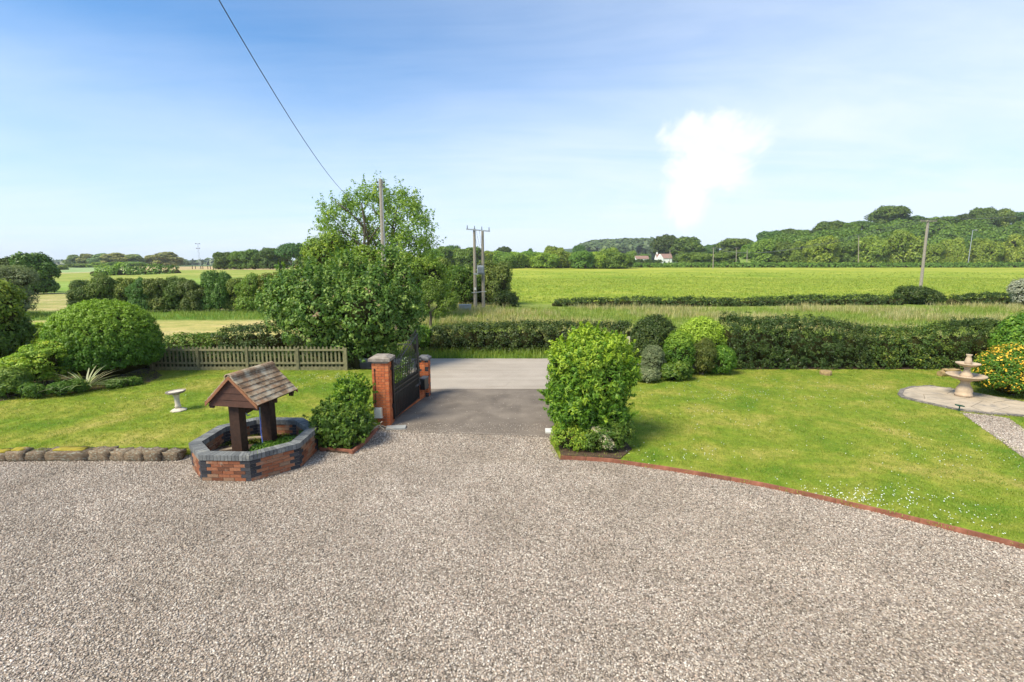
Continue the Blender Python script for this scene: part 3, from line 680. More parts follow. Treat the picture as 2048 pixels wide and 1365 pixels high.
def pillar(loc, rz, w_, h, m, label, cap, capw, quoin=None, group=None):
    t = thing('brick_pillar', label, 'pillar', loc, rz, group)
    b = MB(); b.box((0, 0, h / 2), (w_ - .03, w_ - .03, h)); build(b, 'mortar', M['mortar'], t)
    nC = int(h / CRS); k = w_ / 2 - .051
    for c in range(nC):
        z = c * CRS + CRS / 2
        for s_ in range(4):
            a = s_ * math.pi / 2; fl = (c + s_) % 2
            # each side is one stretcher run that butts the next side's header
            L = w_ - .104; n = 2 if not fl else 3; cuts = [0, .5, 1] if not fl else [0, .25, .75, 1]
            for i in range(len(cuts) - 1):
                u0, u1 = cuts[i] * L, cuts[i + 1] * L; ln = round(u1 - u0, 3)
                mm = 'bluebrick' if quoin and i == 0 and (c // 2) % 2 == 0 else m
                x = -w_ / 2 + (u0 + u1) / 2; y = -k
                X_, Y_ = x * math.cos(a) - y * math.sin(a), x * math.sin(a) + y * math.cos(a)
                brick(t, f'p{mm}{ln}', (ln - .010, .1025, .065), M[mm], (X_, Y_, z), a)
    c_ = MB(); c_.box((0, 0, h + .035), (capw, capw, .07)); c_.box((0, 0, h + .105), (capw, capw, .07), taper=.55); build(c_, 'capstone', M[cap], t)
    return t
# well --------------------------------------------------------------
OCT = [(-7.16, 10.36), (-6.50, 9.67), (-5.43, 9.63), (-4.70, 10.36), (-4.72, 11.46), (-5.40, 12.19), (-6.61, 12.23), (-7.21, 11.54)]
cx, cy = -5.96, 10.95
OC = [Vector((x - cx, y - cy)) for x, y in OCT]
def inset(poly, d):
    n = len(poly); out = []
    for i in range(n):
        a, b, c = poly[i - 1], poly[i], poly[(i + 1) % n]; e1 = (b - a).normalized(); e2 = (c - b).normalized()
        n1 = Vector((-e1.y, e1.x)); n2 = Vector((-e2.y, e2.x)); bi = (n1 + n2).normalized(); out.append(b + bi * d / bi.dot(n1))
    return out
well = thing('wishing_well', 'octagonal red brick wishing well planter with blue brick coping and little tiled roof', 'wishing well', (cx, cy, 0))
O1 = inset(OC, .022); O2 = inset(OC, .235); I1 = inset(OC, .035); I2 = inset(OC, .20); MID = inset(OC, .125)
mb = MB()
for i in range(8):
    j = (i + 1) % 8; mb.add([(*I1[i], 0), (*I1[j], 0), (*I2[j], 0), (*I2[i], 0), (*I1[i], .46), (*I1[j], .46), (*I2[j], .46), (*I2[i], .46)],
        [(0, 3, 2, 1), (4, 5, 6, 7), (0, 1, 5, 4), (2, 3, 7, 6)])
build(mb, 'mortar', M['mortar'], well)
Q1, Q2 = inset(OC, .02), inset(OC, .215)
for i in range(8):
    j = (i + 1) % 8; L = (Q1[j] - Q1[i]).length
    for c in range(6):
        z = .012 + c * CRS; fa = .21 if (c + i) % 2 else .115; fb = .21 if (c + i + 1) % 2 else .115
        n = max(1, round((L - fa - fb) / .225)); cuts = [0, fa] + [fa + (L - fa - fb) * (k + 1) / n for k in range(n - 1)] + [L - fb, L]
        for k in range(len(cuts) - 1):
            u0, u1 = cuts[k] / L + (.005 / L if k else .001), cuts[k + 1] / L - (.005 / L if k < len(cuts) - 2 else .001)
            a, b, d_, e = Q1[i].lerp(Q1[j], u0), Q1[i].lerp(Q1[j], u1), Q2[i].lerp(Q2[j], u1), Q2[i].lerp(Q2[j], u0)
            dk = (k == 0 or k == len(cuts) - 2) and (c != 0 or k) and i != 4
            m = MB(); m.prism([a, b, d_, e], z, z + .064); o = build(m, 'brick', M['bluebrick' if dk else 'oldbrick'], well)
for i in range(8):
    j = (i + 1) % 8; L = (OC[j] - OC[i]).length; n = round(L / .078)
    for k in range(n):
        u0, u1 = k / n + .004 / L, (k + 1) / n - .004 / L
        a, b, d_, e = OC[i].lerp(OC[j], u0), OC[i].lerp(OC[j], u1), O2[i].lerp(O2[j], u1), O2[i].lerp(O2[j], u0)
        m = MB(); dz = random.uniform(-.002, .002); m.prism([a, b, d_, e], .465 + dz, .58 + dz); build(m, 'coping_brick', M['coping'], well)
mb = MB(); mb.prism([Vector(p) for p in I2], .05, .2); build(mb, 'soil', M['soil'], well)
for (x, y, rz) in ((-.62, -.35, .5), (-.75, -.1, .55), (.62, .15, -.3), (.7, .42, -.25), (.1, -.62, .1), (-.35, .75, .2)):
    mb = MB(); mb.box((x, y, .222), (.62, .13, .03), rz); build(mb, 'plank', M['plank'], well)
tag(foliage('planter_plants', M['dome'], [(-5.6, 10.75, .26, .36, .26, .1), (-5.25, 11.0, .27, .32, .28, .12), (-5.05, 11.7, .27, .2, .15, .14)], .07, 18, .06, 51, core=0, zmin=.2), 'low leafy plants growing inside the brick wishing well', 'plants', kind='stuff')
# timber superstructure, local frame turned 10.5 degrees
ax = math.radians(-10.5)
def wl(x, y, z): return (x * math.cos(ax) - y * math.sin(ax), x * math.sin(ax) + y * math.cos(ax), z)
for (x, y, h) in ((-.1, -.42, 1.66), (-.13, .62, 1.64)):
    mb = MB(); mb.box((*wl(x, y, 0)[:2], (h + .18) / 2), (.25, .21, h - .18), ax); build(mb, 'post', M['wood'], well)
mb = MB(); mb.tube([wl(-.1, -.30, 1.20), wl(-.13, .5, 1.24)], .10, 12); build(mb, 'winch_roller', M['wood'], well)
mb = MB(); mb.tube([wl(-.02, -.3, 1.2), wl(.07, -.3, 1.12), wl(.07, -.24, 1.12)], .015, 6); build(mb, 'crank', M['galv'], well)
mb = MB(); mb.tube([wl(-.2, .42, 1.2), wl(-.2, .42, .75), wl(-.16, .36, .45), wl(-.05, .25, .24)], .014, 6); build(mb, 'blue_hose', M['blue'], well)
RH, EH, HW, RL = 2.12, 1.52, .62, .70
sl = math.atan2(RH - EH, HW); SLn = math.hypot(RH - EH, HW)
for s_ in (-1, 1):
    mb = MB(); a, b, c, d_ = wl(0, -RL + .03, RH - .05), wl(s_ * HW, -RL + .03, EH - .05), wl(s_ * HW, RL - .03, EH - .05), wl(0, RL - .03, RH - .05)
    up = Vector((0, 0, .035)); mb.add([Vector(p) for p in (a, b, c, d_)] + [Vector(p) + up for p in (a, b, c, d_)], [(0, 1, 2, 3), (7, 6, 5, 4), (0, 4, 5, 1), (1, 5, 6, 2), (2, 6, 7, 3), (3, 7, 4, 0)]); build(mb, 'roof_deck', M['wood'], well)
    for yy in (-RL - .012, RL + .012):
        mb = MB(); p0, p1 = Vector(wl(0, yy, RH - .005)), Vector(wl(s_ * (HW + .02), yy, EH - .025)); dn = Vector((0, 0, -.075)); th = Vector(wl(0, .028, 0))
        mb.add([p0, p1, p1 + dn, p0 + dn, p0 + th, p1 + th, p1 + dn + th, p0 + dn + th], [(0, 1, 2, 3), (7, 6, 5, 4), (0, 4, 5, 1), (1, 5, 6, 2), (2, 6, 7, 3), (3, 7, 4, 0)]); build(mb, 'verge_board', M['verge'], well)
    tw = 2 * RL / 8
    for r in range(7):
        for k in range(8 + (r % 2)):
            u = (r + .5) / 7 * SLn * 1.03; yc = -RL + (k + (.5 if r % 2 == 0 else 0)) * tw; wd = tw - .006
            if r % 2 and k in (0, 8): wd = tw / 2 - .004; yc += (tw / 4 if k == 0 else -tw / 4)
            x = s_ * (u * math.cos(sl)); z = RH - u * math.sin(sl) + .012
            mb = MB(); o = None; key = f'tile{wd:.3f}'
            if key not in BOX:
                q = MB(); q.box((0, 0, 0), (SLn / 7 + .045, wd, .016)); BOX[key] = q.mesh('roof_tile'); BOX[key].materials.append(M['rooftile'])
            o = link('roof_tile', BOX[key], None, well, loc=wl(x, yc, z + random.uniform(-.003, .003)))
            tilt = sl - .13; o.rotation_euler = (Matrix.Rotation(ax, 3, 'Z') @ Matrix.Rotation(s_ * tilt, 3, 'Y')).to_euler(); o.rotation_euler.z += random.uniform(-.012, .012)
for k in range(4):
    mb = MB(); n = 7; y0, y1 = -RL - .02 + k * .36, -RL - .02 + (k + 1) * .36 - .006; vs = []
    for yy in (y0, y1):
        for rr in (.085, .068):
            for i in range(n):
                a = math.pi * (i / (n - 1)); vs.append(wl(rr * math.cos(a) * 1.15, yy, RH - .035 + rr * math.sin(a)))
    f = [(i, i + 1, 2 * n + i + 1, 2 * n + i) for i in range(n - 1)] + [(n + i + 1, n + i, 3 * n + i, 3 * n + i + 1) for i in range(n - 1)] + [(i + 1, i, n + i, n + i + 1) for i in range(n - 1)] + [(2 * n + i, 2 * n + i + 1, 3 * n + i + 1, 3 * n + i) for i in range(n - 1)]
    mb.add(vs, f); build(mb, 'ridge_tile', M['rooftile'], well, smooth=False)
for yy, sg in ((-RL + .06, -1), (RL - .06, 1)):
    for k in range(4):  # weatherboards closing the gable
        z0 = EH - .1 + k * .15; z1 = min(z0 + .145, RH - .08)
        f0, f1 = max(.02, (RH - .06 - max(z0, EH - .05)) / (RH - EH) * HW), max(.01, (RH - .06 - z1) / (RH - EH) * HW)
        mb = MB(); P0 = [Vector(wl(*p)) for p in ((-f0, yy, z0), (f0, yy, z0), (f1, yy, z1), (-f1, yy, z1))]; th = Vector(wl(0, .02, 0)); ou = Vector(wl(0, sg * .012, 0))
        mb.add([P0[0] + ou, P0[1] + ou, P0[2], P0[3]] + [p - th * sg for p in P0], [(0, 1, 2, 3), (7, 6, 5, 4), (0, 4, 5, 1), (1, 5, 6, 2), (2, 6, 7, 3), (3, 7, 4, 0)]); build(mb, 'gable_board', M['boardwood'], well)
for s_ in (-1, 1):
    for yy in (-RL + .09, 0, RL - .1):
        mb = MB(); mb.box(wl(s_ * (HW - .07), yy, EH - .10), (.1, .045, .11), ax); build(mb, 'rafter_end', M['wood'], well)
# stone edging ------------------------------------------------------
st = thing('stone_edging', 'row of mossy weathered sandstone blocks edging the left lawn', 'stone edging', (-12, 10.85, 0))
xs_ = [-15.2, -14.2, -13.5, -12.55]
for px in (8, 48, 82, 122, 205, 245, 277, 311, 346, 378): xs_.append(at(px, 900, .12)[0] * 1.0)
g = rng(9)
import bmesh
def rough_block(dx, dy, dz, seed, amp=.03):
    g = rng(seed); bm = bmesh.new(); bmesh.ops.create_cube(bm, size=1)
    bmesh.ops.subdivide_edges(bm, edges=bm.edges, cuts=2, use_grid_fill=True)
    for v in bm.verts:
        c = v.co.copy(); q = Vector((c.x * dx, c.y * dy, c.z * dz)); k = (abs(c.x) > .4) + (abs(c.y) > .4) + (abs(c.z) > .4)
        q *= {3: .93, 2: .975}.get(k, 1.0); v.co = q + Vector(g.normal(size=3) * amp * .5)
    me = bpy.data.meshes.new('stone'); bm.to_mesh(me); bm.free(); me.shade_smooth(); return me
for i, (a, b) in enumerate(zip(xs_[:-1], xs_[1:])):
    h = .25 + g.uniform(-.03, .03); me = rough_block(b - a + .01, .30, h, 100 + i)
    o = link('stone', me, M['stone'], st, loc=((a + b) / 2 + 12, g.uniform(-.02, .02) + .02 * (a + b + 24) / 8, h / 2 - .03)); o.rotation_euler.z = g.uniform(-.03, .03)
    if i in (4, 5, 7):
        mm = rough_block((b - a) * .7, .2, .05, 200 + i, .015); link('moss', mm, M['moss'], st, loc=((a + b) / 2 + 12, .02, h - .03))
# left bed: timber edging, soil, shrubs ---------------------------------
def edging(name, pts, label, z, segl, hgt=.085, wd=.07):
    t = thing(name, label, 'edging', (*pts[0], 0)); o0 = Vector((*pts[0], 0))
    P_ = [Vector((*p, 0)) - o0 for p in pts]; dist = [0]
    for a, b in zip(P_[:-1], P_[1:]): dist.append(dist[-1] + (b - a).length)
    def atd(d):
        for i in range(len(P_) - 1):
            if d <= dist[i + 1] + 1e-6: return P_[i].lerp(P_[i + 1], (d - dist[i]) / (dist[i + 1] - dist[i]))
        return P_[-1]
    n = max(1, round(dist[-1] / segl))
    for k in range(n):
        a, b = atd(dist[-1] * k / n), atd(dist[-1] * (k + 1) / n); L = (b - a).length; rz = math.atan2(b.y - a.y, b.x - a.x)
        mb = MB(); mb.box((0, 0, 0), (L - .006, wd * .45, hgt)); mb.box((0, wd * .5, -.012), (L - .006, wd * .5, hgt))
        o = build(mb, 'edging_board', M['edging'], t); o.location = (a + b) / 2 + Vector((0, 0, z + random.uniform(-.003, .003))); o.rotation_euler = (0, random.uniform(-.003, .003), rz)
    return t
edging('lawn_edging', EDGE, 'long curved rusty red edging between right lawn and gravel', .045, .62)
BL = [at(640, 902), at(668, 906), at(706, 909), at(735, 885), at(757, 858)]
edging('bed_edging', BL, 'short brown timber edging round the shrub bed beside the well', .05, .8, .11)
sheet('flower_bed', [BL[0], BL[1], BL[2], BL[3], BL[4], (-3.75, 13.3), (-4.3, 13.2), (-4.75, 11.6)], .05, M['soil'], .08)
sheet('flower_bed', [at(1122, 917), at(1175, 920), at(1240, 924), (2.9, 11.3), (2.8, 12.4), (1.45, 12.9), (1.15, 12.1)], .085, M['soil'], .05)
def shrub(name, label, m, x, y, blobs, cr, per, ls, seed, z=0, group=None, cat='shrub', stems=True, **k):
    t = thing(name, label, cat, (x, y, z), 0, group)
    foliage('foliage', m, blobs, cr, per, ls, seed, parent=t, **k)
    if stems:
        mb = MB(); g = rng(seed); h = max(b[2] for b in blobs)
        for i in range(4): a = i * 1.6; mb.tube([(.05 * math.cos(a), .05 * math.sin(a), -.03), (.15 * math.cos(a), .15 * math.sin(a), h * .4), (h * .25 * math.cos(a), h * .25 * math.sin(a), h)], [.03, .02, .008], 5)
        build(mb, 'stem', M['bark'], t)
    return t
shrub('shrub', 'dark glossy rounded shrub between the well and the brick gate pillar', M['mid'], -4.36, 11.8, [(0, 0, .35, .6, .4, .42), (-.28, .1, .5, .35, .3, .3), (.25, .0, .45, .35, .3, .3), (.1, -.25, .2, .4, .25, .25), (.45, .35, .3, .25, .3, .3)], .12, 26, .085, 61, z=.05, rough=5, shoot=.25, dens=.8, core=.68)
shrub('shrub', 'light green upright shrub leaning against the left side of the gate pillar', M['laurel'], -4.36, 12.95, [(0, 0, .6, .38, .3, .6), (.05, 0, 1.0, .28, .28, .25), (-.2, -.1, .4, .3, .3, .4), (.15, -.35, .3, .25, .3, .3)], .12, 26, .085, 62, z=.05, rough=4, shoot=.3, dens=.8, core=.68)
mb = MB(); g = rng(4)
for i in range(6): x0, y0 = -3.85 + g.uniform(-.1, .1), 12.35 + g.uniform(-.2, .2); mb.tube([(x0, y0, .1), (x0 + g.uniform(-.2, .35), y0 - g.uniform(-.1, .2), .25 + g.uniform(-.1, .3)), (x0 + g.uniform(-.3, .7), y0 - g.uniform(-.3, .3), .1 + g.uniform(0, .55))], [.012, .01, .005], 5)
tag(build(mb, 'dry_canes', M['palewood']), 'bare pale canes leaning at the foot of the gate pillar', 'canes')
# gateway -------------------------------------------------------------
PH = 1.86
pL = pillar((-3.63, 13.42, 0), -.02, .46, PH, 'brick', 'tall orange brick gate pillar with white box, left of the drive', 'capstone', .60)
mb = MB(); mb.box((-.08, -.30, .42), (.2, .12, .27)); mb.box((-.08, -.30, .285), (.24, .13, .015)); tag(build(mb, 'meter_box', M['whitebox'], loc=(-3.63, 13.42, 0)), 'cream plastic box fixed low on the left gate pillar', 'utility box')
mb = MB(); mb.tube([(-.15, -.24, .5), (-.15, -.24, 1.6)], .009, 6); mb.box((-.15, -.242, 1.62), (.03, .02, .05)); mb.box((-.15, -.242, 1.0), (.03, .02, .04)); build(mb, 'cable_conduit', M['metal'], pL)
mb = MB(); mb.box((.245, .05, .52), (.03, .05, .12)); mb.box((.245, .02, 1.6), (.03, .05, .06)); build(mb, 'hinge_bracket', M['metal'], pL)
pR = pillar((1.62, 13.15, 0), .02, .46, PH, 'brick', 'orange brick gate pillar hidden behind the bright green bush', 'capstone', .60)
def gate(loc, rz, sgn, label):
    t = thing('gate_leaf', label, 'gate', loc, rz)
    Lg = 2.2; n = 17
    def top(u): return 1.78 + (.0 if u < .0 else 0) - .16 * math.sin(min(u / .38, 1) * math.pi) * (u < .38) + (.46 * (max(u - .30, 0) / .70) ** 1.25)
    for c_, d_ in (((0.025, 0, .96), (.05, .05, 1.76)), ((Lg - .025, 0, 1.15), (.05, .05, 2.14))): mb = MB(); mb.box(c_, d_); build(mb, 'stile', M['metal'], t)
    for z in (.12, .80, .93):
        mb = MB(); mb.box((Lg / 2, 0, z), (Lg - .1, .035, .03)); build(mb, 'rail', M['metal'], t)
    mb = MB(); mb.tube([(Lg * i / 16, 0, top(i / 16)) for i in range(17)], .018, 6); build(mb, 'curved_rail', M['metal'], t)
    for i in range(1, n):
        u = i / n; mb = MB(); mb.tube([(u * Lg, 0, .12), (u * Lg, 0, top(u) + .12)], .009, 5); mb.lathe([(.004, 0), (.022, .03), (.001, .12)], 5, (u * Lg, 0, top(u) + .11)); build(mb, 'bar', M['metal'], t)
    for i in range(2 * n):
        u = (i + .5) / (2 * n); mb = MB(); mb.tube([(u * Lg, 0, .12), (u * Lg, 0, 1.02)], .012, 5); mb.lathe([(.004, 0), (.018, .02), (.001, .08)], 5, (u * Lg, 0, 1.01)); build(mb, 'lower_bar', M['metal'], t)
    mb = MB()
    for i in range(n - 1):
        u = (i + 1.5) / n * Lg; mb.tube([(u + .035 * math.cos(a), 0, .865 + .035 * math.sin(a)) for a in np.linspace(0, 6.28, 9)], .007, 4, cap=False)
    build(mb, 'ring_frieze', M['metal'], t)
    mb = MB(); mb.box((Lg - .06, 0, 1.2), (.05, .07, .12)); build(mb, 'latch', M['metal'], t)
    return t
gate((-3.37, 13.50, 0.03), R(82.0), 1, 'open black iron gate leaf with swooping top, left of drive')
gate((1.38, 13.25, 0), R(84), 1, 'open black iron gate leaf mostly hidden behind the green bush')
mb = MB(); mb.box((0, 0, .03), (.52, .26, .05)); tag(build(mb, 'gate_motor_cover', M['greyplate'], loc=(-3.2, 13.0, 0), rz=.12), 'grey gate motor cover plate on the ground by the left pillar', 'cover plate')
mb = MB(); mb.box((0, 0, .03), (.44, .30, .05)); tag(build(mb, 'gate_motor_cover', M['paleplate'], loc=(1.12, 12.72, 0), rz=-.05), 'pale gate motor cover plate at the foot of the green bush', 'cover plate')
def lowwall(p, q, h, label, side):
    t = thing('garden_wall', label, 'wall', (*p, 0)); P0, Q0 = Vector((0, 0)), Vector((q[0] - p[0], q[1] - p[1])); L = (Q0 - P0).length; rz = math.atan2(Q0.y, Q0.x)
    mb = MB(); mb.box((Q0.x / 2, Q0.y / 2, h / 2), (L, .19, h), rz); build(mb, 'mortar', M['mortar'], t)
    brick_run(t, P0, Q0, 0, int(h / CRS), .215)
    mb = MB(); mb.box((Q0.x / 2, Q0.y / 2, h + .035), (L, .29, .07), rz); build(mb, 'coping', M['darkcap'], t)
    n = int(L / .13); u = Q0 / L
    for i in range(1, n):
        c = u * (L * i / n); hh = .95; mb = MB(); mb.tube([(c.x, c.y, h + .05), (c.x, c.y, h + hh)], .009, 5); mb.lathe([(.004, 0), (.02, .03), (.001, .11)], 5, (c.x, c.y, h + hh - .01)); build(mb, 'railing_bar', M['metal'], t)
    mb = MB(); 
    for z in (.16, .82): mb.box((Q0.x / 2, Q0.y / 2, h + z), (L, .03, .03), rz)
    build(mb, 'railing_rail', M['metal'], t); return t
lowwall((-3.60, 13.70), (-3.08, 16.22), .56, 'low orange brick wall with black coping and railings behind the open left gate', 1)
lowwall((1.68, 13.45), (2.1, 16.1), .56, 'low brick wall with railings behind the right hand gate leaf', 1)
pillar((-3.0, 16.42, 0), -.1, .34, 1.28, 'brick', 'smaller outer brick pillar with dark cap at the roadside end of the left wall', 'darkcap', .42, quoin=True)
pillar((2.2, 16.3, 0), .1, .34, 1.28, 'brick', 'smaller outer brick pillar hidden behind the green bush by the lane', 'darkcap', .42, quoin=True)
pb_ = thing('post_box', 'black metal letter box hung on the low wall by the outer pillar', 'letter box', (-2.93, 15.95, .35), -.2)
mb = MB(); mb.box((0, 0, .2), (.16, .34, .36)); build(mb, 'box_body', M['metal'], pb_); mb = MB(); mb.box((.0, 0, .40), (.19, .38, .03), ry=.12); build(mb, 'box_lid', M['darkcap'], pb_)
shrub('climbing_rose', 'climbing rose with small white flowers on the railings behind the gate', M['mid'], -3.48, 15.1, [(0, 0, .95, .10, .8, .3), (.05, .6, 1.1, .1, .35, .3), (0, -.5, 1.1, .1, .4, .25)], .12, 8, .06, 66, cat='rose', core=0, zmin=None)
tag(foliage('rose_flowers', M['white'], [(-3.42, 15.2, 1.1, .12, .8, .38)], .2, 1, .045, 67, core=0, zmin=None), 'small white roses in the climber behind the black gate', 'roses', kind='stuff')
# picket fence ----------------------------------------------------------
def pfence(x0, x1, y, z, posts, label):
    t = thing('picket_fence', label, 'fence', (x0, y, z)); me = MB(); me.box((0, 0, 0), (.075, .02, .82)); me.add([(-.0375, -.01, .41), (.0375, -.01, .41), (.0375, .01, .41), (-.0375, .01, .41), (0, -.01, .45), (0, .01, .45)], [(0, 1, 4), (2, 3, 5), (1, 2, 5, 4), (3, 0, 4, 5)])
    pk = me.mesh('picket'); pk.materials.append(M['fencewood']); n = int((x1 - x0) / .165)
    for i in range(n):
        o = link('picket', pk, None, t, loc=(.08 + i * .165 + random.uniform(-.012, .012), .03, .56 + random.uniform(-.015, .015))); o.rotation_euler = (0, random.uniform(-.02, .02), 0)
    for z_, h_ in ((.86, .07), (.32, .08)):
        for a, b in zip(posts[:-1], posts[1:]):
            mb = MB(); mb.box(((a + b) / 2 - x0, -.005, z_), (b - a - .10, .045, h_)); build(mb, 'rail', M['fencewood'], t)
    for a, b in zip(posts[:-1], posts[1:]):
        mb = MB(); mb.box(((a + b) / 2 - x0, -.002, .08), (b - a - .10, .03, .17)); build(mb, 'gravel_board', M['fencewood'], t)
    for p in posts:
        mb = MB(); mb.box((p - x0, 0, .46), (.11, .11, .96)); build(mb, 'post', M['fencewood'], t)
    return t
FX = [xat(px, 19.6, .5) for px in (303, 397, 495, 596, 692)]
pfence(FX[0], FX[-1], 19.6, ZL - .02, FX, 'weathered greenish timber picket fence along the back of the left lawn')
hedge('undergrowth', M['dark'], [(-15.5, 20.2), (-11, 20.25), (-6.6, 20.3)], .55, [.85, .8, .9], .16, 20, .09, 58, 'leafy weeds and ivy growing up behind the picket fence', 'undergrowth', z=0)
# bird bath ---------------------------------------------------------------
bx, by = at(352, 824, ZL)
b = thing('bird_bath', 'pale stone pedestal bird bath standing alone on the left lawn', 'bird bath', (bx, by + .12, ZL)); b.rotation_euler = (0, R(-3), 0)
mb = MB(); mb.lathe([(.02, 0), (.22, 0), (.22, .025), (.17, .05), (.12, .075), (.09, .08)], 8); build(mb, 'base', M['caststone'], b)
mb = MB(); mb.lathe([(.085, .08), (.075, .12), (.09, .14), (.07, .17), (.065, .38), (.085, .46), (.09, .5)], 14); build(mb, 'column', M['caststone'], b, smooth=True)
mb = MB(); mb.lathe([(.09, .5), (.2, .53), (.25, .56), (.255, .60), (.225, .60), (.2, .575), (.02, .565)], 18, rj=lambda a, z: 1 + .02 * math.cos(8 * a)); build(mb, 'bowl', M['capstone'], b, smooth=False)
mb = MB(); mb.lathe([(.19, .583), (.0, .583)][::-1] + [(.0, .583)][:0], 16) if False else mb.lathe([(.195, .572), (.195, .584)], 16); build(mb, 'water', M['caststone'], b)
# fountain ------------------------------------------------------------------
fx, fy = at(1930, 795, .1); fy += .12; fx += .05
sheet('gravel_path', PATH, ZR + .012, M['gravel'], .06)
scatter('gravel', gridmesh(lambda x, y: inpath(x, y), 9, 17, 9, 16, .08, lambda a, b: ZR + .015), peb, 900, .012, .024, 6, .5, M['pebble'], 'pinkish gravel path leading to the fountain patio', 'gravel')
patio = struct(link('patio', None)); 
sheet('patio_base', PAT, .085, M['mortar'], .08).parent = patio
import itertools
pc = Vector((sum(p[0] for p in PAT) / len(PAT), sum(p[1] for p in PAT) / len(PAT)))
PIN = [Vector(p).lerp(pc, .0) for p in PAT]
cen = [at(*q, .1) for q in ((1845, 785), (1880, 795), (1925, 806), (1975, 815), (2025, 825), (1880, 779), (1930, 787), (1985, 797), (2040, 808), (2085, 822), (1815, 787), (1905, 812), (2090, 834))]
def clip(poly, a, b_):   # keep side nearer a than b_
    m = (a + b_) / 2; n = a - b_; out = []
    for i in range(len(poly)):
        p, q = poly[i], poly[(i + 1) % len(poly)]; dp, dq = (p - m).dot(n), (q - m).dot(n)
        if dp >= 0: out.append(p)
        if (dp > 0) != (dq > 0): out.append(p + (q - p) * dp / (dp - dq))
    return out
area = sum(PIN[i].x * PIN[(i + 1) % len(PIN)].y - PIN[(i + 1) % len(PIN)].x * PIN[i].y for i in range(len(PIN)))
if area < 0: PIN.reverse()
cen = [Vector(c) for c in cen]
INS = inset(PIN, .13)
for i, c in enumerate(cen):
    poly = INS
    for j, d_ in enumerate(cen):
        if j != i and poly: poly = clip(poly, c, d_)
    if len(poly) < 3: continue
    m_ = sum((p for p in poly), Vector((0, 0))) / len(poly); poly = [m_ + (p - m_) * .975 for p in poly]
    mb = MB(); mb.prism(poly, .07, .112 + random.uniform(-.004, .004)); build(mb, 'slab', M['slab'], patio)
per_ = []
for i in range(len(PIN)):
    a, b2 = PIN[i], PIN[(i + 1) % len(PIN)]; L = (b2 - a).length; n = max(1, round(L / .17))
    ia, ib = INS[i], INS[(i + 1) % len(PIN)]
    for k in range(n):
        q = [a.lerp(b2, (k + .06) / n), a.lerp(b2, (k + .94) / n), ib.lerp(ia, 1 - (k + .94) / n), ib.lerp(ia, 1 - (k + .06) / n)]
        mb = MB(); mb.prism(q, .06, .108 + random.uniform(-.008, .008)); build(mb, 'edge_sett', M['sett'], patio)
fo = thing('fountain', 'two tier pale stone fountain standing on the sandstone patio', 'fountain', (fx, fy, .112))
mb = MB(); mb.lathe([(.02, 0), (.235, 0), (.235, .09), (.21, .11), (.225, .18), (.21, .27), (.14, .40), (.12, .46), (.15, .52), (.2, .55)], 24, rj=lambda a, z: 1 + (.03 * math.cos(12 * a) if .1 < z < .4 else 0)); build(mb, 'pedestal', M['fountainstone'], fo, smooth=True)
mb = MB(); mb.lathe([(.18, .55), (.36, .60), (.50, .68), (.53, .71), (.53, .735), (.49, .735), (.40, .69), (.2, .655), (.02, .65)], 32); build(mb, 'lower_bowl', M['fountainstone'], fo, smooth=True)
mb = MB(); mb.lathe([(.15, .65), (.17, .70), (.13, .78), (.085, .88), (.08, .95), (.12, 1.0)], 20, rj=lambda a, z: 1 + (.04 * math.cos(10 * a) if z < .85 else 0)); build(mb, 'stem', M['fountainstone'], fo, smooth=True)
mb = MB(); mb.lathe([(.1, 1.0), (.2, 1.03), (.30, 1.085), (.325, 1.11), (.325, 1.13), (.295, 1.13), (.2, 1.085), (.02, 1.07)], 28); build(mb, 'upper_bowl', M['fountainstone'], fo, smooth=True)
mb = MB(); mb.lathe([(.05, 1.07), (.085, 1.1), (.10, 1.18), (.075, 1.29), (.055, 1.35), (.085, 1.40), (.085, 1.42), (.04, 1.41)], 18); build(mb, 'urn', M['fountainstone'], fo, smooth=True)
x, y = at(1918, 822, .08); sl_ = thing('solar_light', 'small green solar spotlight on a stake at the patio edge', 'garden light', (x, y, ZR))
mb = MB(); mb.tube([(0, 0, 0), (0, 0, .17)], .016, 8); build(mb, 'stake', M['greenplastic'], sl_); mb = MB(); mb.box((0, 0, .185), (.2, .12, .035), ry=.15); build(mb, 'solar_panel', M['greenplastic'], sl_)
x, y = at(1652, 750, ZR); l_ = thing('tree_stump', 'short sawn stump standing on the lawn by the hedge', 'stump', (x, y, ZR))
mb = MB(); mb.lathe([(.21, 0), (.22, .1), (.2, .17), (.02, .175)], 12, rj=lambda a, z: 1 + .08 * math.sin(3 * a)); build(mb, 'stump_wood', M['log'], l_)
x, y = at(1900, 752, ZR); l_ = thing('mossy_log', 'mossy log lying on the lawn behind the fountain', 'log', (x, y, ZR), .15)
mb = MB(); mb.tube([(-.5, 0, .1), (-.1, .03, .13), (.42, 0, .11)], [.12, .15, .12], 9); build(mb, 'log_wood', M['log'], l_); mm = rough_block(.7, .2, .07, 301, .03); link('moss', mm, M['log'], l_, loc=(0, 0, .24))
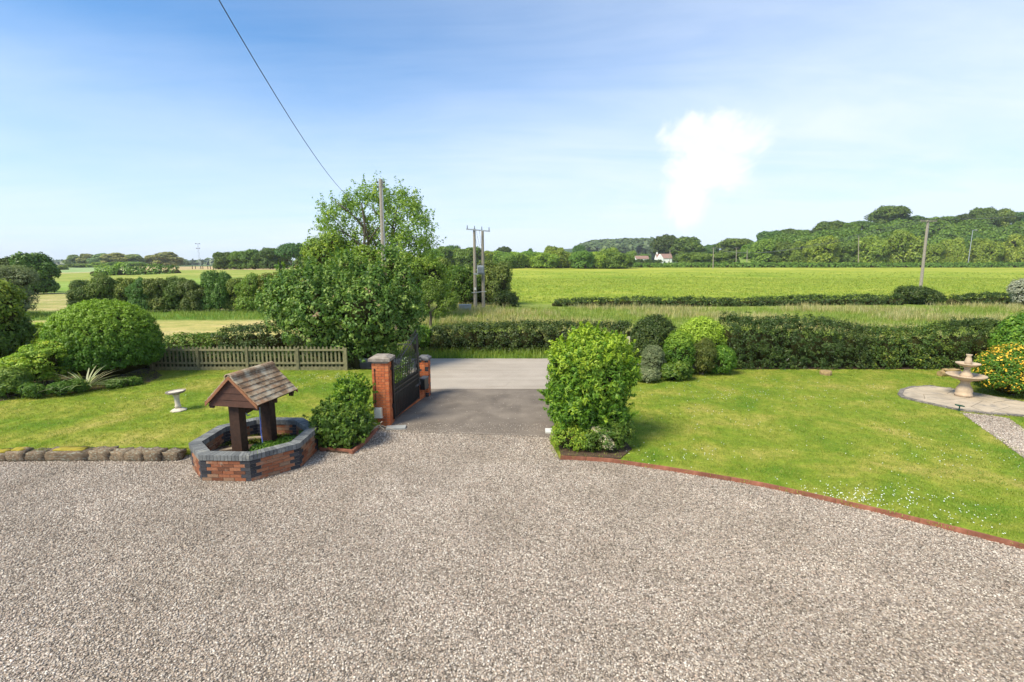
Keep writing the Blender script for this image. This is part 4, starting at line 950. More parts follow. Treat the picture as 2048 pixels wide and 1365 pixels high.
# near shrubs, left --------------------------------------------------------
def px_shrub(name, label, m, px, base, top, hw, depthk, cr, per, ls, seed, z=ZL, n=5, shape='round', y=None, **k):
    if y is None: x, y = at(px, base, z)
    hx = hw / FPX * y * .93; y += hx * depthk * .8
    x = xat(px, y, z + .8); h = zat(top, y - hx * depthk * .2) - z; g = rng(seed)
    if shape == 'round': bl = [(0, 0, h * .52, hx * .95, hx * depthk, h * .48), (0, 0, h * .40, hx * .97, hx * depthk, h * .40), (0, 0, h * .62, hx * .72, hx * depthk * .72, h * .38)]
    elif shape == 'ball': bl = [(0, 0, h * .52, hx * .95, hx * depthk, h * .48), (0, 0, h * .28, hx * .8, hx * depthk * .8, h * .28)]
    else:
        k.setdefault('rough', 4)
        bl = [(0, 0, h * .42, hx * .7, hx * depthk * .7, h * .46)]
        for i in range(n): a = i * 2.4 + seed; r = .5; s_ = g.uniform(.35, .5); zz = h * g.uniform(.25, .8); bl.append((hx * r * math.cos(a), hx * depthk * r * math.sin(a), zz, hx * s_, hx * s_, min(h * .28, h - zz)))
    return shrub(name, label, m, x, y, bl, cr, per, ls, seed, z=z, **k)
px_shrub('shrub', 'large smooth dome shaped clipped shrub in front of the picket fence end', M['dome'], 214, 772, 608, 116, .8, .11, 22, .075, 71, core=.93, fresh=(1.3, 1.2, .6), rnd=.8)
px_shrub('shrub', 'tall dark rhododendron at the left edge of the lawn', M['mid'], -12, 765, 572, 80, .8, .24, 26, .13, 72, shape='lump', n=7, fresh=(1.9, 1.2, .3))
px_shrub('acer', 'feathery layered light green maple beside the dome shrub', M['acer'], 84, 782, 682, 84, .6, .16, 30, .075, 73, shape='lump', n=9, cat='shrub', flat=.4, up=.9, core=.6)
px_shrub('shrub', 'small round glossy shrub at the left lawn corner', M['mid'], 14, 800, 742, 38, .8, .11, 30, .08, 74, shape='round', fresh=(.2, .6, .35))
px_shrub('shrub', 'yellow green bush glimpsed between the rhododendron and dome shrub', M['gold'], 84, 745, 652, 26, .8, .15, 22, .09, 75, y=20.6)
px_shrub('bush', 'grey green willowy bush at the left edge beyond the rhododendron', M['willow'], 5, 640, 538, 68, .8, .35, 26, .16, 76, z=0, y=40, shape='lump', n=8, cat='bush', asp=.3)
for i, (px, py, hw, tp) in enumerate(((60, 800, 22, 775), (115, 795, 26, 768), (150, 788, 20, 765), (225, 778, 18, 764), (262, 772, 16, 760))):
    px_shrub('border_plant', ['low dark border plant right of the corner shrub', 'low border plant under the left half of the maple', 'low border plant left of the spiky strap leaved plant', 'low border plant right of the spiky strap leaved plant', 'low border plant under the right half of the dome shrub'][i], M['mid'], px, py, tp, hw, .6, .1, 22, .06, 170 + i, shape='lump', cat='plant', stems=False)
# strap leaves
x, y = at(172, 782, ZL); ph = thing('phormium', 'spiky pale strap leaved plant at the foot of the dome shrub', 'plant', (x, y, ZL)); g = rng(6)
for i in range(40):
    a = g.uniform(0, 6.28); L = g.uniform(.8, 1.35); lean = g.uniform(.35, .95); V_ = []; wd = .03
    for k in range(5):
        u = k / 4; r = L * lean * (u + .35 * u * u); z_ = L * (1 - lean * .35) * (u - lean * .75 * u * u) + .02; c = a + 1.57; ww = wd * (1 - u ** 2) + .003
        V_ += [(r * math.cos(a) - ww * math.cos(c), r * math.sin(a) - ww * math.sin(c), max(z_, .015) + .01), (r * math.cos(a) + ww * math.cos(c), r * math.sin(a) + ww * math.sin(c), max(z_, .015) + .01)]
    me = npmesh('strap_leaf', np.array(V_), np.array([(2 * k, 2 * k + 1, 2 * k + 3, 2 * k + 2) for k in range(4)]), [float(g.uniform(.3, 1))] * 4); link('strap_leaf', me, M['phormium'], ph)
sheet('soil_border', [at(0, 803, ZL), at(60, 795, ZL), at(150, 785, ZL), at(215, 778, ZL), at(300, 765, ZL), at(325, 752, ZL), (-15, 20), (-24, 20), (-24, 14)], ZL + .006, M['soil'], .02)
# central bush -----------------------------------------------------------
shrub('shrub', 'big bright lime green bush at the right side of the gateway', M['laurel'], 1.95, 11.95,
      [(0, 0, 1.35, .86, .75, 1.1), (-.12, 0, 2.1, .6, .55, .46), (-.22, -.05, 2.52, .2, .22, .26), (.08, .05, 2.55, .17, .2, .24), (.5, .05, 2.2, .42, .4, .32), (-.62, 0, 2.0, .34, .4, .4), (.72, 0, 1.75, .35, .4, .5), (-.7, 0, 1.2, .3, .4, .45), (.2, -.3, 1.7, .6, .45, .7), (-.3, -.35, .9, .5, .4, .6), (.3, -.2, .7, .55, .4, .5)],
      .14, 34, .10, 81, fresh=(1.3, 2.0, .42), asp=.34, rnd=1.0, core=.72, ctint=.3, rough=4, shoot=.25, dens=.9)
shrub('shrub', 'feathery fresh green fern like plant at the bush foot nearest the drive', M['acer'], 1.38, 11.42, [(0, 0, .3, .38, .3, .36), (.3, -.1, .22, .3, .25, .25)], .1, 26, .06, 82, z=.05, asp=.3)
shrub('shrub', 'low dark leaved spirea with cream flower heads under the green bush', M['mid'], 2.25, 11.3, [(0, 0, .3, .48, .32, .33), (.35, .1, .35, .3, .3, .35), (-.35, 0, .25, .3, .3, .25)], .11, 28, .065, 83, z=.05, asp=.35)
tag(foliage('spirea_flowers', M['cream'], [(2.2, 11.1, .42, .12, .12, .14), (2.03, 11.2, .55, .14, .1, .08), (2.3, 11.05, .25, .13, .1, .1)], .05, 12, .03, 84, core=0, zmin=None), 'cream flower heads on the low spirea under the green bush', 'flowers', kind='stuff')
# right boundary hedge and shrubs ------------------------------------------
HY = 21.1
sheet('hedge_bed', [(4.3, 20.45), (45, 20.45), (45, 21.35), (4.3, 21.35)], ZR + .012, M['soil'], .02)
hx_ = lambda px: xat(px, HY, 1)
hedge('hedge', M['dark'], [(hx_(1445), HY), (hx_(1560), HY), (hx_(1665), HY + .05)], 1.3, [2.15, 2.1, 1.8], .16, 24, .08, 91, 'dark green clipped hedge, tall section left of the lawn stump')
hedge('hedge', M['dark'], [(hx_(1655), HY), (hx_(1730), HY)], 1.25, [1.78, 1.62], .16, 24, .08, 92, 'dark green hedge section directly behind the lawn stump')
hedge('hedge', M['hedgegold'], [(hx_(1722), HY - .02), (hx_(1800), HY), (hx_(1878), HY)], 1.25, [1.62, 1.68, 1.72], .16, 24, .08, 93, 'yellow flecked section of the hedge between two dark sections')
hedge('hedge', M['dark'], [(hx_(1872), HY), (hx_(1990), HY), (hx_(2120), HY)], 1.3, [1.78, 1.88, 1.95], .16, 24, .08, 94, 'dark hedge section behind the fountain')
px_shrub('shrub', 'big round dark glossy shrub at the left end of the hedge', M['dark'], 1306, 742, 638, 50, .8, .17, 26, .085, 95, z=ZR, core=.9, y=19.9)
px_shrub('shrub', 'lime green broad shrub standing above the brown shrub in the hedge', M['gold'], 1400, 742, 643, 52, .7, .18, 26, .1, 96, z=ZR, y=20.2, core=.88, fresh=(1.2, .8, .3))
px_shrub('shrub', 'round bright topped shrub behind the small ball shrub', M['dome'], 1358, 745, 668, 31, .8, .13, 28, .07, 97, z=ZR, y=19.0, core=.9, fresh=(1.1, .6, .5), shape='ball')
px_shrub('shrub', 'small grey green ball shaped shrub nearest the gateway bush', M['willow'], 1306, 752, 695, 25, .9, .09, 30, .045, 98, z=ZR, y=18.6, core=.92, shape='ball')
px_shrub('shrub', 'brownish green wispy shrub between the round and clipped shrubs', M['hawthorn'], 1405, 748, 684, 31, .8, .12, 28, .06, 99, z=ZR, y=19.0, shape='lump', asp=.3)
px_shrub('shrub', 'compact green clipped shrub at the right end of the shrub group', M['dome'], 1444, 748, 698, 28, .8, .12, 28, .07, 100, z=ZR, y=19.2, core=.9, shape='ball')
px_shrub('shrub', 'low sprawling broad leaved plant in front of the round shrub', M['mid'], 1356, 766, 728, 34, .6, .11, 26, .10, 101, z=ZR, y=18.2, shape='lump')
px_shrub('shrub', 'low pale leaved plant under the grey ball shrub', M['willow'], 1296, 766, 738, 27, .6, .1, 24, .08, 102, z=ZR, y=18.0, shape='lump')
mb = MB(); mb.box((0, 0, .75), (.12, .12, 1.5)); tag(build(mb, 'timber_post', M['palewood'], loc=(xat(1256, 20.2, 1), 20.2, 0)), 'short brown timber post left of the round dark shrub', 'post')
px_shrub('shrub', 'yellow flowering shrub smothered in blooms beside the fountain', M['dome'], 2030, 806, 702, 76, .7, .15, 28, .07, 103, z=ZR, core=.88, y=15.6)
fo_y = 15.6 + 76 / FPX * 15.6 * .93 * .7 * .8; hx2 = 76 / FPX * 15.6 * .93
tag(foliage('yellow_flowers', M['yellow'], [(xat(2030, fo_y, .8), fo_y, .06 + .82, hx2 * .97, hx2 * .74, .86)], .14, 4, .075, 104, core=0, zmin=None, rnd=.4), 'yellow flowers covering the shrub beside the fountain', 'flowers', kind='stuff')
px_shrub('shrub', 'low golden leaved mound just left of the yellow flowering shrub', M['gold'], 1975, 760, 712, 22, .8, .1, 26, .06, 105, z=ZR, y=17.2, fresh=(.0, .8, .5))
px_shrub('shrub', 'fresh green bush at the right edge above the yellow flowering shrub', M['laurel'], 2045, 742, 636, 58, .7, .2, 24, .12, 106, z=ZR, y=18.8)
# near hornbeam by the fence ---------------------------------------------------
def crown_tree(name, label, m, x, y, z, blobs, cr, per, ls, seed, h, r, lean=(0, 0), nl=6, fork=.2, multi=1, cat='tree', spread=.45, **k):
    t = thing(name, label, cat, (x, y, z)); mb = MB(); g = rng(seed)
    for i in range(multi): a = i * 2.2; trunk_mb(mb, (.12 * i * math.cos(a), .12 * i * math.sin(a), -.05), h, r, g, nl, spread, fork, (lean[0] + (multi > 1) * .22 * h * math.cos(a), lean[1] + (multi > 1) * .15 * h * math.sin(a)))
    build(mb, 'trunk', M['bark'], t); foliage('crown', m, blobs, cr, per, ls, seed + 1, parent=t, zmin=.02, **k); return t
NT_Y = 21.6; nx = xat(690, NT_Y, 2)
g = rng(77)
def pxb(px, py, y, rx, ry, rz, x0, y0): return (xat(px, y, 2) - x0, y - y0, zat(py, y), rx, ry, rz)
B = [pxb(p[0], p[1], NT_Y + p[2], p[3], p[3] * .9, p[4], nx, NT_Y) for p in
     ((690, 615, 0, 2.0, 1.5), (600, 600, -.3, 1.15, .9), (562, 610, 0, .75, .6), (640, 575, -.2, 1.1, .7), (775, 600, 0, 1.2, 1.0), (808, 630, .1, .7, .8), (700, 565, .2, 1.1, .6), (750, 562, 0, .9, .55), (640, 650, -.4, 1.5, 1.0), (740, 650, -.5, 1.6, 1.0), (795, 665, -.2, .9, .7), (580, 640, -.2, .9, .6), (690, 690, -.2, 1.4, .8), (740, 700, -.4, 1.0, .6), (700, 535, .1, .35, .4), (788, 535, .1, .3, .6), (812, 555, .1, .25, .35), (600, 565, 0, .65, .4), (730, 620, -1.1, 1.2, 1.1), (640, 610, -1.0, 1.1, 1.0))]
crown_tree('tree', 'large spreading broad leaved tree behind the fence and gate pillar', M['hornbeam'], nx, NT_Y, 0, B, .27, 24, .14, 110, 3.4, .16, nl=8, fork=.25, multi=3, core=.66, dens=.8, up=.45, ctint=.32, rough=4, shoot=.22)
hedge('hedge', M['dark'], [(xat(445, 24.2, 1), 24.2), (xat(560, 24.2, 1), 24.2), (xat(660, 24.2, 1), 24.2)], 1.3, [1.25, 1.35, 1.3], .2, 20, .1, 112, 'low dark hedge beyond the lane, left of the big tree')
hedge('hedge', M['mid'], [(xat(330, 24.4, 1), 24.4), (xat(450, 24.3, 1), 24.4)], 1.0, [.75, .95], .2, 18, .12, 113, 'ragged weedy low hedge beyond the picket fence')
hedge('hedge', M['dark'], [(xat(868, 25.3, 1), 25.3), (xat(960, 25.3, 1), 25.3), (xat(1075, 25.3, 1), 25.3), (xat(1180, 25.3, 1), 25.3), (xat(1262, 25.3, 1), 25.3)], 1.3, [1.05, 1.35, 1.25, 1.4, 1.3], .2, 24, .1, 114, 'dark low roadside hedge on the far side of the lane')
px_shrub('shrub', 'bright green weedy mound at the left end of the roadside hedge', M['laurel'], 845, 705, 655, 30, .8, .2, 20, .13, 115, z=0, y=25.0, shape='lump')
# small orchard tree
ox = xat(862, 34, 0)
B = [pxb(p[0], p[1], 34 + p[2], p[3], p[3], p[4], ox, 34) for p in ((866, 590, 0, .62, .55), (858, 573, 0, .38, .35), (882, 576, 0, .25, .4), (850, 600, 0, .42, .42), (893, 612, .1, .6, .5), (906, 600, .1, .35, .35), (880, 628, 0, .4, .3), (846, 620, -.2, .3, .3))]
crown_tree('tree', 'small light green orchard tree with a bare trunk beyond the lane', M['lime2'], ox, 34, 0, B, .17, 16, .11, 120, 2.2, .13, nl=5, fork=.5, core=0, lean=(-.1, 0))
# tall ash --------------------------------------------------------------
AY = 42; axx = xat(755, AY, 3)
spots_ = [(755, 430, 2.0, 1.5), (700, 440, 1.5, 1.2), (672, 450, 1.0, .8), (805, 440, 1.7, 1.5), (760, 402, 1.5, 1.0), (720, 405, .9, .8), (800, 410, 1.2, 1.0), (835, 470, 1.3, 1.1), (690, 480, 1.2, .9), (850, 500, 1.0, .9), (780, 480, 1.8, 1.2), (730, 475, 1.3, 1.0), (815, 500, 1.6, 1.2), (820, 430, .9, 1.1), (652, 455, .5, .4), (662, 425, .35, .3), (845, 445, .5, .5)]
B = [pxb(p[0], p[1], AY + g.uniform(-1.6, 1.6), p[2], p[2], p[3], axx, AY) for p in spots_]
crown_tree('tree', 'tall airy ash tree with open branches behind the telegraph pole', M['ash'], axx, AY, 0, B, .55, 24, .21, 130, 9.4, .24, nl=8, fork=.3, multi=3, spread=.34, core=0, dens=.62, up=.4, rough=2, shoot=.2)
B = [pxb(p[0], p[1], AY - 1.5 + g.uniform(-1, 1), p[2], p[2], p[3], axx, AY) for p in ((650, 525, 1.2, 1.2), (690, 520, 1.5, 1.2), (735, 530, 1.7, 1.2), (790, 535, 1.7, 1.2), (835, 545, 1.4, 1.2), (862, 555, 1.1, 1.1), (700, 560, 2.2, 1.6), (790, 570, 2.2, 1.6), (850, 585, 1.6, 1.4), (635, 500, .8, .7), (670, 490, .8, .8))]
crown_tree('tree', 'dense green thicket tree filling the space under the tall ash', M['ash'], axx, AY, 0, B, .42, 24, .2, 132, 4.4, .14, nl=5, core=.7, multi=2, rough=3, shoot=.1, dens=.8)
for i, (px, top, hw, Y_, m, lb, sd_) in enumerate(((882, 520, 34, 56, 'hawthorn', 'tall rounded field bush just right of the ash tree', 140), (925, 538, 36, 52, 'mid', 'green bush left of the transformer poles', 141), (992, 528, 36, 53, 'hawthorn', 'brown green bush right of the transformer poles', 142), (1012, 590, 26, 51, 'dark', 'low dark bramble mound right of the transformer poles', 143), (950, 560, 30, 55, 'mid', 'bush standing between the twin transformer poles', 144))):
    px_shrub('bush', lb, M[m], px, 615, top, hw, .8, .45, 26, .2, sd_, z=float(HT(0, Y_)) - .1, y=Y_, shape='lump', n=8, cat='bush', core=.8)
# ---- hedgerows, fields
for i, (px, top, hw) in enumerate(((165, 560, 34), (205, 552, 34), (240, 556, 30), (280, 560, 30), (318, 556, 32), (352, 558, 32), (388, 560, 32), (430, 546, 34), (470, 556, 30), (505, 552, 36), (548, 545, 34))):
    nm = ['leftmost greenish bush at the open end of the field hedgerow', 'second bush from the open left end of the field hedgerow', 'olive bush right above the dome shrub in the field hedgerow', 'fourth bush of the field hedgerow, above the right side of the dome shrub', 'wide brownish bush in the middle of the field hedgerow', 'middle hedgerow bush with straggly branches below the lattice mast', 'hedgerow bush just right of the lattice mast', 'tallest bush of the field hedgerow, right of the mast', 'olive bush right of the tallest one in the field hedgerow', 'dark rounded hedgerow bush near the big spreading tree', 'last hedgerow bush half hidden behind the big spreading tree'][i]
    far_tree(('haw', 'haw2')[i % 2], px, 46.5 + (i % 3) * .5, top, hw, nm, 'bush', 'hedgerow_bush', 'bushes of the field hedgerow on the left')
hedge('hedge', M['lime'], [(xat(190, 165, 2), 165), (xat(255, 168, 2), 168)], 5, [2.6, 3.4], 1.3, 12, .9, 150, 'low green hedge fragment in front of the far poplars')
hedge('hedge', M['oak'], [(xat(262, 165, 2), 165), (xat(352, 168, 2), 168)], 5, [2.6, 3.2], 1.3, 12, .9, 151, 'low dark hedge fragment in the beige field left of the mast')
hedge('hedge', M['dark'], [(xat(1110, 53, 0), 53), (xat(1215, 53, 0), 53), (xat(1330, 53, 0), 53.2), (xat(1470, 53, 0), 53), (xat(1620, 53, 0), 53.3), (xat(1800, 53, 0), 53)], 1.2, [.45, .7, .75, .6, .85, 1.0], .3, 16, .17, 152, 'low ragged dark hedge crossing the meadow, left of the leaning pole')
hedge('hedge', M['dark'], [(xat(1900, 53, 0), 53), (xat(2000, 53, 0), 53.3), (xat(2150, 53, 0), 53)], 1.3, [1.0, 1.15, 1.2], .3, 16, .17, 153, 'low ragged dark hedge at the right edge beyond the pole bush')
px_shrub('bush', 'dark bramble bush around the foot of the leaning pole', M['dark'], 1838, 618, 578, 48, .5, .35, 24, .18, 154, z=0, y=53, shape='lump', n=7, cat='bush')
px_shrub('bush', 'silvery grey bush at the right edge of the meadow', M['silver'], 2050, 612, 560, 32, .6, .3, 24, .16, 155, z=0, y=50, shape='lump', n=7, cat='bush')
hedge('hedge', M['lime'], [(xat(1250, 245, 2), 245), (xat(1480, 245, 2), 245), (xat(1750, 245, 2), 245), (xat(2150, 245, 2), 245)], 3, [1.6, 1.9, 1.7, 2.0], .8, 12, .7, 156, 'low green hedge along the far edge of the bright meadow', z=2.5)
hedge('hedge', M['lime'], [(xat(1840, 270, 3), 270), (xat(2150, 270, 3), 270)], 4, [4.2, 4.6], 1.0, 14, .8, 157, 'second low hedge bank under the woodland at right', z=2.8)
mb = MB(); y_ = 262; xa, xb = xat(1238, y_, 4), xat(1323, y_, 4)
hedge('hedge', M['dark'], [(xa, y_), (xb, y_)], 3, [5.0 - .6, 4.6 - .6], .6, 22, .5, 158, 'dark smooth clipped hedge in front of the far white cottage', z=1.8)
# ---- far trees left
T = [('dark', 18, 78, 508, 44, 'dark tree cut by the left edge of the photo'), ('oak', 62, 74, 507, 48, 'dark full tree left of the distant poplars'),
 ('poplar', 148, 470, 507, 17, 'thin leftmost tree of the distant poplar group'), ('poplar', 178, 460, 505, 22, 'second tree of the distant poplar group'), ('poplar', 207, 455, 504, 26, 'pale poplar standing in the middle of the distant group'), ('poplar', 236, 450, 503, 30, 'tallest broad poplar of the long distant group'), ('poplar', 266, 455, 506, 24, 'rightmost poplar of the long distant group'),
 ('poplar', 301, 470, 508, 14, 'small poplar left of the rounded distant poplar clump'), ('poplar', 337, 440, 501, 28, 'rounded distant poplar clump left of the lattice mast'), ('poplar', 372, 600, 521, 9, 'tiny distant tree just left of the lattice mast')]
T += [('lime', 160 + 0, 400, 527, 26, 'low pale bush under the leftmost poplars'), ('lime2', 205, 400, 525, 30, 'low pale bush under the middle poplars'), ('lime', 255, 400, 523, 36, 'low pale bush under the rightmost poplars of the long group'), ('bush', 118, 300, 530, 18, 'small dark bush right of the dark full tree')]
T += [('oak', 448, 225, 505, 22, 'leftmost oak of the treeline right of the mast'), ('oak2', 480, 225, 504, 22, 'second oak of the treeline right of the mast'), ('oak', 510, 222, 500, 22, 'third oak of the treeline right of the mast'), ('oak2', 540, 220, 498, 22, 'fourth oak of the treeline right of the mast'), ('open', 583, 200, 484, 24, 'taller open crowned tree rising above the treeline'), ('oak', 560, 225, 500, 20, 'oak just left of the taller open crowned tree'), ('oak2', 612, 215, 490, 22, 'oak just right of the taller open crowned tree'), ('oak', 640, 210, 488, 20, 'treeline oak half hidden behind the ash tree')]
# ---- middle
mid = ((868, 494), (892, 492), (915, 496), (938, 492), (962, 499), (985, 501), (1010, 503), (1035, 503), (1062, 501), (1088, 503), (1112, 499), (1138, 502), (1164, 500), (1190, 503), (1217, 494), (1238, 503))
mlab = ('just right of the ash tree top', 'second to the right of the ash tree', 'left of the transformer poles', 'directly left of the transformer pole tops', 'right behind the transformer poles', 'first full tree right of the transformer poles', 'under the small dark crown on the skyline', 'right of the small dark crown on the skyline', 'above the left end of the meadow', 'second above the meadow edge', 'under the pale crown on the skyline', 'right of the pale crown', 'in front of the distant dark skyline tree', 'left of the last tall hedgerow tree', 'last tall rounded one before the clipped hedge', 'lowest one beside the clipped hedge')
for i, (px, top) in enumerate(mid): T.append((('lime', 'lime2', 'bush')[i % 3], px, 225 + (i % 3) * 5, top, 21 + (i % 2) * 4, 'hedgerow tree ' + mlab[i]))
T += [('dark', 1009, 330, 490, 14, 'small round dark crown on the skyline right of the transformer poles'), ('lime', 1108, 300, 490, 18, 'pale green crown rising behind the hedgerow'), ('open', 1157, 340, 489, 12, 'distant dark skyline tree above the meadow'), ('bush2', 1060, 320, 497, 12, 'small scraggy skyline tree above the meadow'), ('open', 905, 290, 489, 16, 'dark skyline crown left of the transformer poles')]
T += [('lime', 1262, 420, 500, 10, 'small round pale tree on the slope below the wooded hill'), ('bush', 1285, 430, 508, 16, 'low bush on the slope below the wooded hill')]
# ---- right
T += [('dark', 1331, 385, 464, 24, 'dark cedar like tree behind the white cottage'), ('oak', 1376, 375, 475, 31, 'broad dark tree right of the white cottage'), ('lime', 1388, 300, 503, 28, 'bright rounded bush below the broad dark tree'), ('lime2', 1418, 305, 508, 18, 'bright bush just left of the first small pole'), ('lime', 1452, 300, 502, 26, 'bright bush right of the first small pole'), ('oak', 1420, 420, 490, 16, 'small dark tree behind the first small pole'),
 ('oak2', 1468, 390, 479, 36, 'wide green tree behind the row of small poles'), ('lime', 1500, 330, 488, 20, 'green bush left of the wood edge'), ('lime', 1530, 280, 476, 28, 'bright green tree at the left corner of the wood'), ('oak', 1562, 275, 484, 26, 'dark tree second along the wood front'), ('lime2', 1592, 270, 482, 24, 'bright tree third along the wood front'), ('lime', 1642, 262, 470, 32, 'big bright tree fourth along the wood front'), ('oak2', 1690, 265, 486, 26, 'darker tree fifth along the wood front'), ('lime', 1735, 262, 468, 34, 'broad bright tree left of the leaning pole'), ('lime2', 1800, 258, 458, 40, 'largest bright tree at the wood front beside the leaning pole'), ('lime', 1862, 265, 485, 24, 'low green tree right behind the leaning pole'), ('lime2', 1905, 262, 474, 26, 'bright tree left of the street lamp'), ('lime', 1965, 260, 473, 32, 'rounded bright tree right of the street lamp'), ('lime2', 2025, 258, 468, 36, 'rounded bright tree at the right edge of the photo'), ('oak', 1938, 290, 470, 24, 'dark tree behind the street lamp')]
crest = ((1535, 463, 26), (1565, 460, 24), (1592, 458, 24), (1622, 458, 24), (1652, 443, 30), (1690, 446, 26), (1722, 440, 26), (1768, 415, 38), (1812, 433, 28), (1845, 438, 24), (1880, 432, 28), (1915, 424, 26), (1948, 417, 30), (1985, 421, 28), (2015, 424, 28), (2045, 425, 28))
clab = ('first crest tree at the low left end of the wood', 'second crest tree from the low left end of the wood', 'crest tree above the wood left corner', 'crest tree left of the first hump of the wood skyline', 'rounded crest tree forming the first hump of the wood skyline', 'crest tree right of the first hump', 'crest tree just left of the tallest oak', 'tallest oak on the wood skyline', 'crest tree just right of the tallest oak', 'crest tree behind the leaning pole top', 'crest tree right of the leaning pole top', 'crest tree left of the second summit', 'crest tree forming the second summit above the street lamp', 'crest tree right of the second summit', 'crest tree second from the right edge', 'crest tree at the right edge of the photo')
for i, (px, top, hw) in enumerate(crest): T.append((('oak', 'oak2', 'open', 'dark')[i % 4 if i != 7 else 1], px, 345 + (i * 37 % 20), top, hw * 1.05, clab[i]))
for k_, px, y, top, hw, lb in T: far_tree(k_, px, y, top, hw, lb)
# woodland mass that fills the slope between the front row and the crest
g = rng(31); bl = []
for i in range(150):
    px = g.uniform(1500, 2130); y = g.uniform(285, 350); x = xat(px, y, 6); z = float(HT(x, y)); s_ = g.uniform(5, 7.5)
    lim = np.interp(px, [1500, 1560, 1640, 1720, 1765, 1830, 1950, 2130], [492, 472, 466, 458, 440, 448, 436, 438]); zt = min(z + g.uniform(9, 14), zat(lim, y))
    if zt - z > 3: bl.append((x, y, zt - s_ * .8, s_, s_, s_ * .8))
tag(foliage('woodland', M['oak'], bl, 1.7, 10, 1.5, 33, core=.85, zmin=None), 'dense mass of woodland foliage filling the hillside at right', 'woodland', kind='stuff')
# plantation on the far hill
g = rng(41); P_, N_ = [], []
for i in range(9000):
    px = g.uniform(1160, 1335); y = g.uniform(760, 1250); x = xat(px, y, 10); z = float(HT(x, y)); edge = np.interp(px, [1160, 1180, 1320, 1335], [.3, 1, 1, 1]); lim = zat(np.interp(px, [1165, 1185, 1250, 1320, 1335], [494, 487, 484.5, 484, 487]), y)
    P_.append((x, y, min(z + g.uniform(4, 22), lim))); N_.append((0, -.6, .8))
V_, F_, T_ = leaves(np.array(P_), unit(np.array(N_)), 5, 6, 8, g, asp=.7)
tag(link('plantation', npmesh('plantation', V_, F_, T_), M['poplar_far']), 'even topped conifer plantation on the far hill behind the cottage', 'woodland', kind='stuff')
g = rng(42); P_ = []
for i in range(2600):
    px = g.uniform(-60, 900); y = g.uniform(900, 1500); x = xat(px, y, 5); P_.append((x, y, float(HT(x, y)) + g.uniform(0, 5 + 3 * math.sin(px * .03))))
V_, F_, T_ = leaves(np.array(P_), np.tile((0, -.6, .8), (len(P_), 1)), 7, 6, 12, g, asp=.7)
tag(link('distant_woods', npmesh('distant_woods', V_, F_, T_), M['poplar_far']), 'hazy distant tree belts along the horizon at left', 'woodland', kind='stuff')
# ---- cottage and farm buildings -----------------------------------------------
def house(px0, px1, y, base_py, eave_py, ridge_py, label, name='cottage'):
    x0, x1 = xat(px0, y, 5), xat(px1, y, 5); z0 = zat(base_py, y) - 1.5; ze, zr = zat(eave_py, y), zat(ridge_py, y); wd = x1 - x0; dp = 6
    t = thing(name, label, 'house', ((x0 + x1) / 2, y, z0), 0); e, r = ze - z0, zr - z0; a = wd / 2
    mb = MB(); mb.box((0, 0, e / 2), (wd, dp, e)); mb.add([(-a, -dp / 2, e), (-a, dp / 2, e), (-a, 0, r - .15)], [(0, 1, 2)]); mb.add([(a, -dp / 2, e), (a, dp / 2, e), (a, 0, r - .15)], [(0, 2, 1)]); build(mb, 'wall', M['render'], t)
    for s_ in (-1, 1):
        mb = MB(); p = [(-a - .2, s_ * (dp / 2 + .3), e - .2), (a + .2, s_ * (dp / 2 + .3), e - .2), (a + .2, 0, r), (-a - .2, 0, r)]
        mb.add(p + [(q[0], q[1], q[2] + .15) for q in p], [(0, 1, 2, 3), (7, 6, 5, 4), (0, 4, 5, 1), (1, 5, 6, 2), (3, 2, 6, 7), (0, 3, 7, 4), ]); build(mb, 'roof', M['farroof'], t)
    return t, a, dp, e, r
t, a, dp, e, r = house(1311, 1341, 340, 528, 517, 508.5, 'white rendered cottage with brown roof beyond the meadow')
gx_ = -a * .62; gw = 1.9
mb = MB(); mb.box((gx_, -dp / 2 - .8, e / 2), (gw * 2, 1.6, e)); mb.add([(gx_ - gw, -dp / 2 - 1.6, e), (gx_ + gw, -dp / 2 - 1.6, e), (gx_, -dp / 2 - 1.6, r - .3), (gx_ - gw, -dp / 2, e), (gx_ + gw, -dp / 2, e), (gx_, -dp / 2 + 1.5, r - .3)], [(0, 1, 2), (0, 2, 5, 3), (1, 4, 5, 2)]); build(mb, 'gable_wing', M['render'], t)
mb = MB(); mb.box((gx_, -dp / 2 - 1.63, e * .72), (1.0, .06, 1.1)); build(mb, 'window', M['glass'], t)
for wx in (.2, 3.0):
    mb = MB(); mb.box((wx, -dp / 2 - .03, e * .5), (.9, .06, 1.0)); build(mb, 'window', M['glass'], t)
mb = MB(); mb.box((-a + .7, 0, r + .4), (.8, .8, 1.6)); build(mb, 'chimney', M['render'], t); mb = MB(); mb.box((a - .6, 0, r + .4), (.7, .7, 1.4)); build(mb, 'chimney', M['farroof'], t)
t, a, dp, e, r = house(1270, 1295, 350, 528, 518, 512.5, 'low farm building with brown roof behind the clipped hedge', 'farm_building')
mb = MB(); mb.box((0, -dp / 2 - .03, e * .6), (1.6, .06, .8)); build(mb, 'window', M['glass'], t)
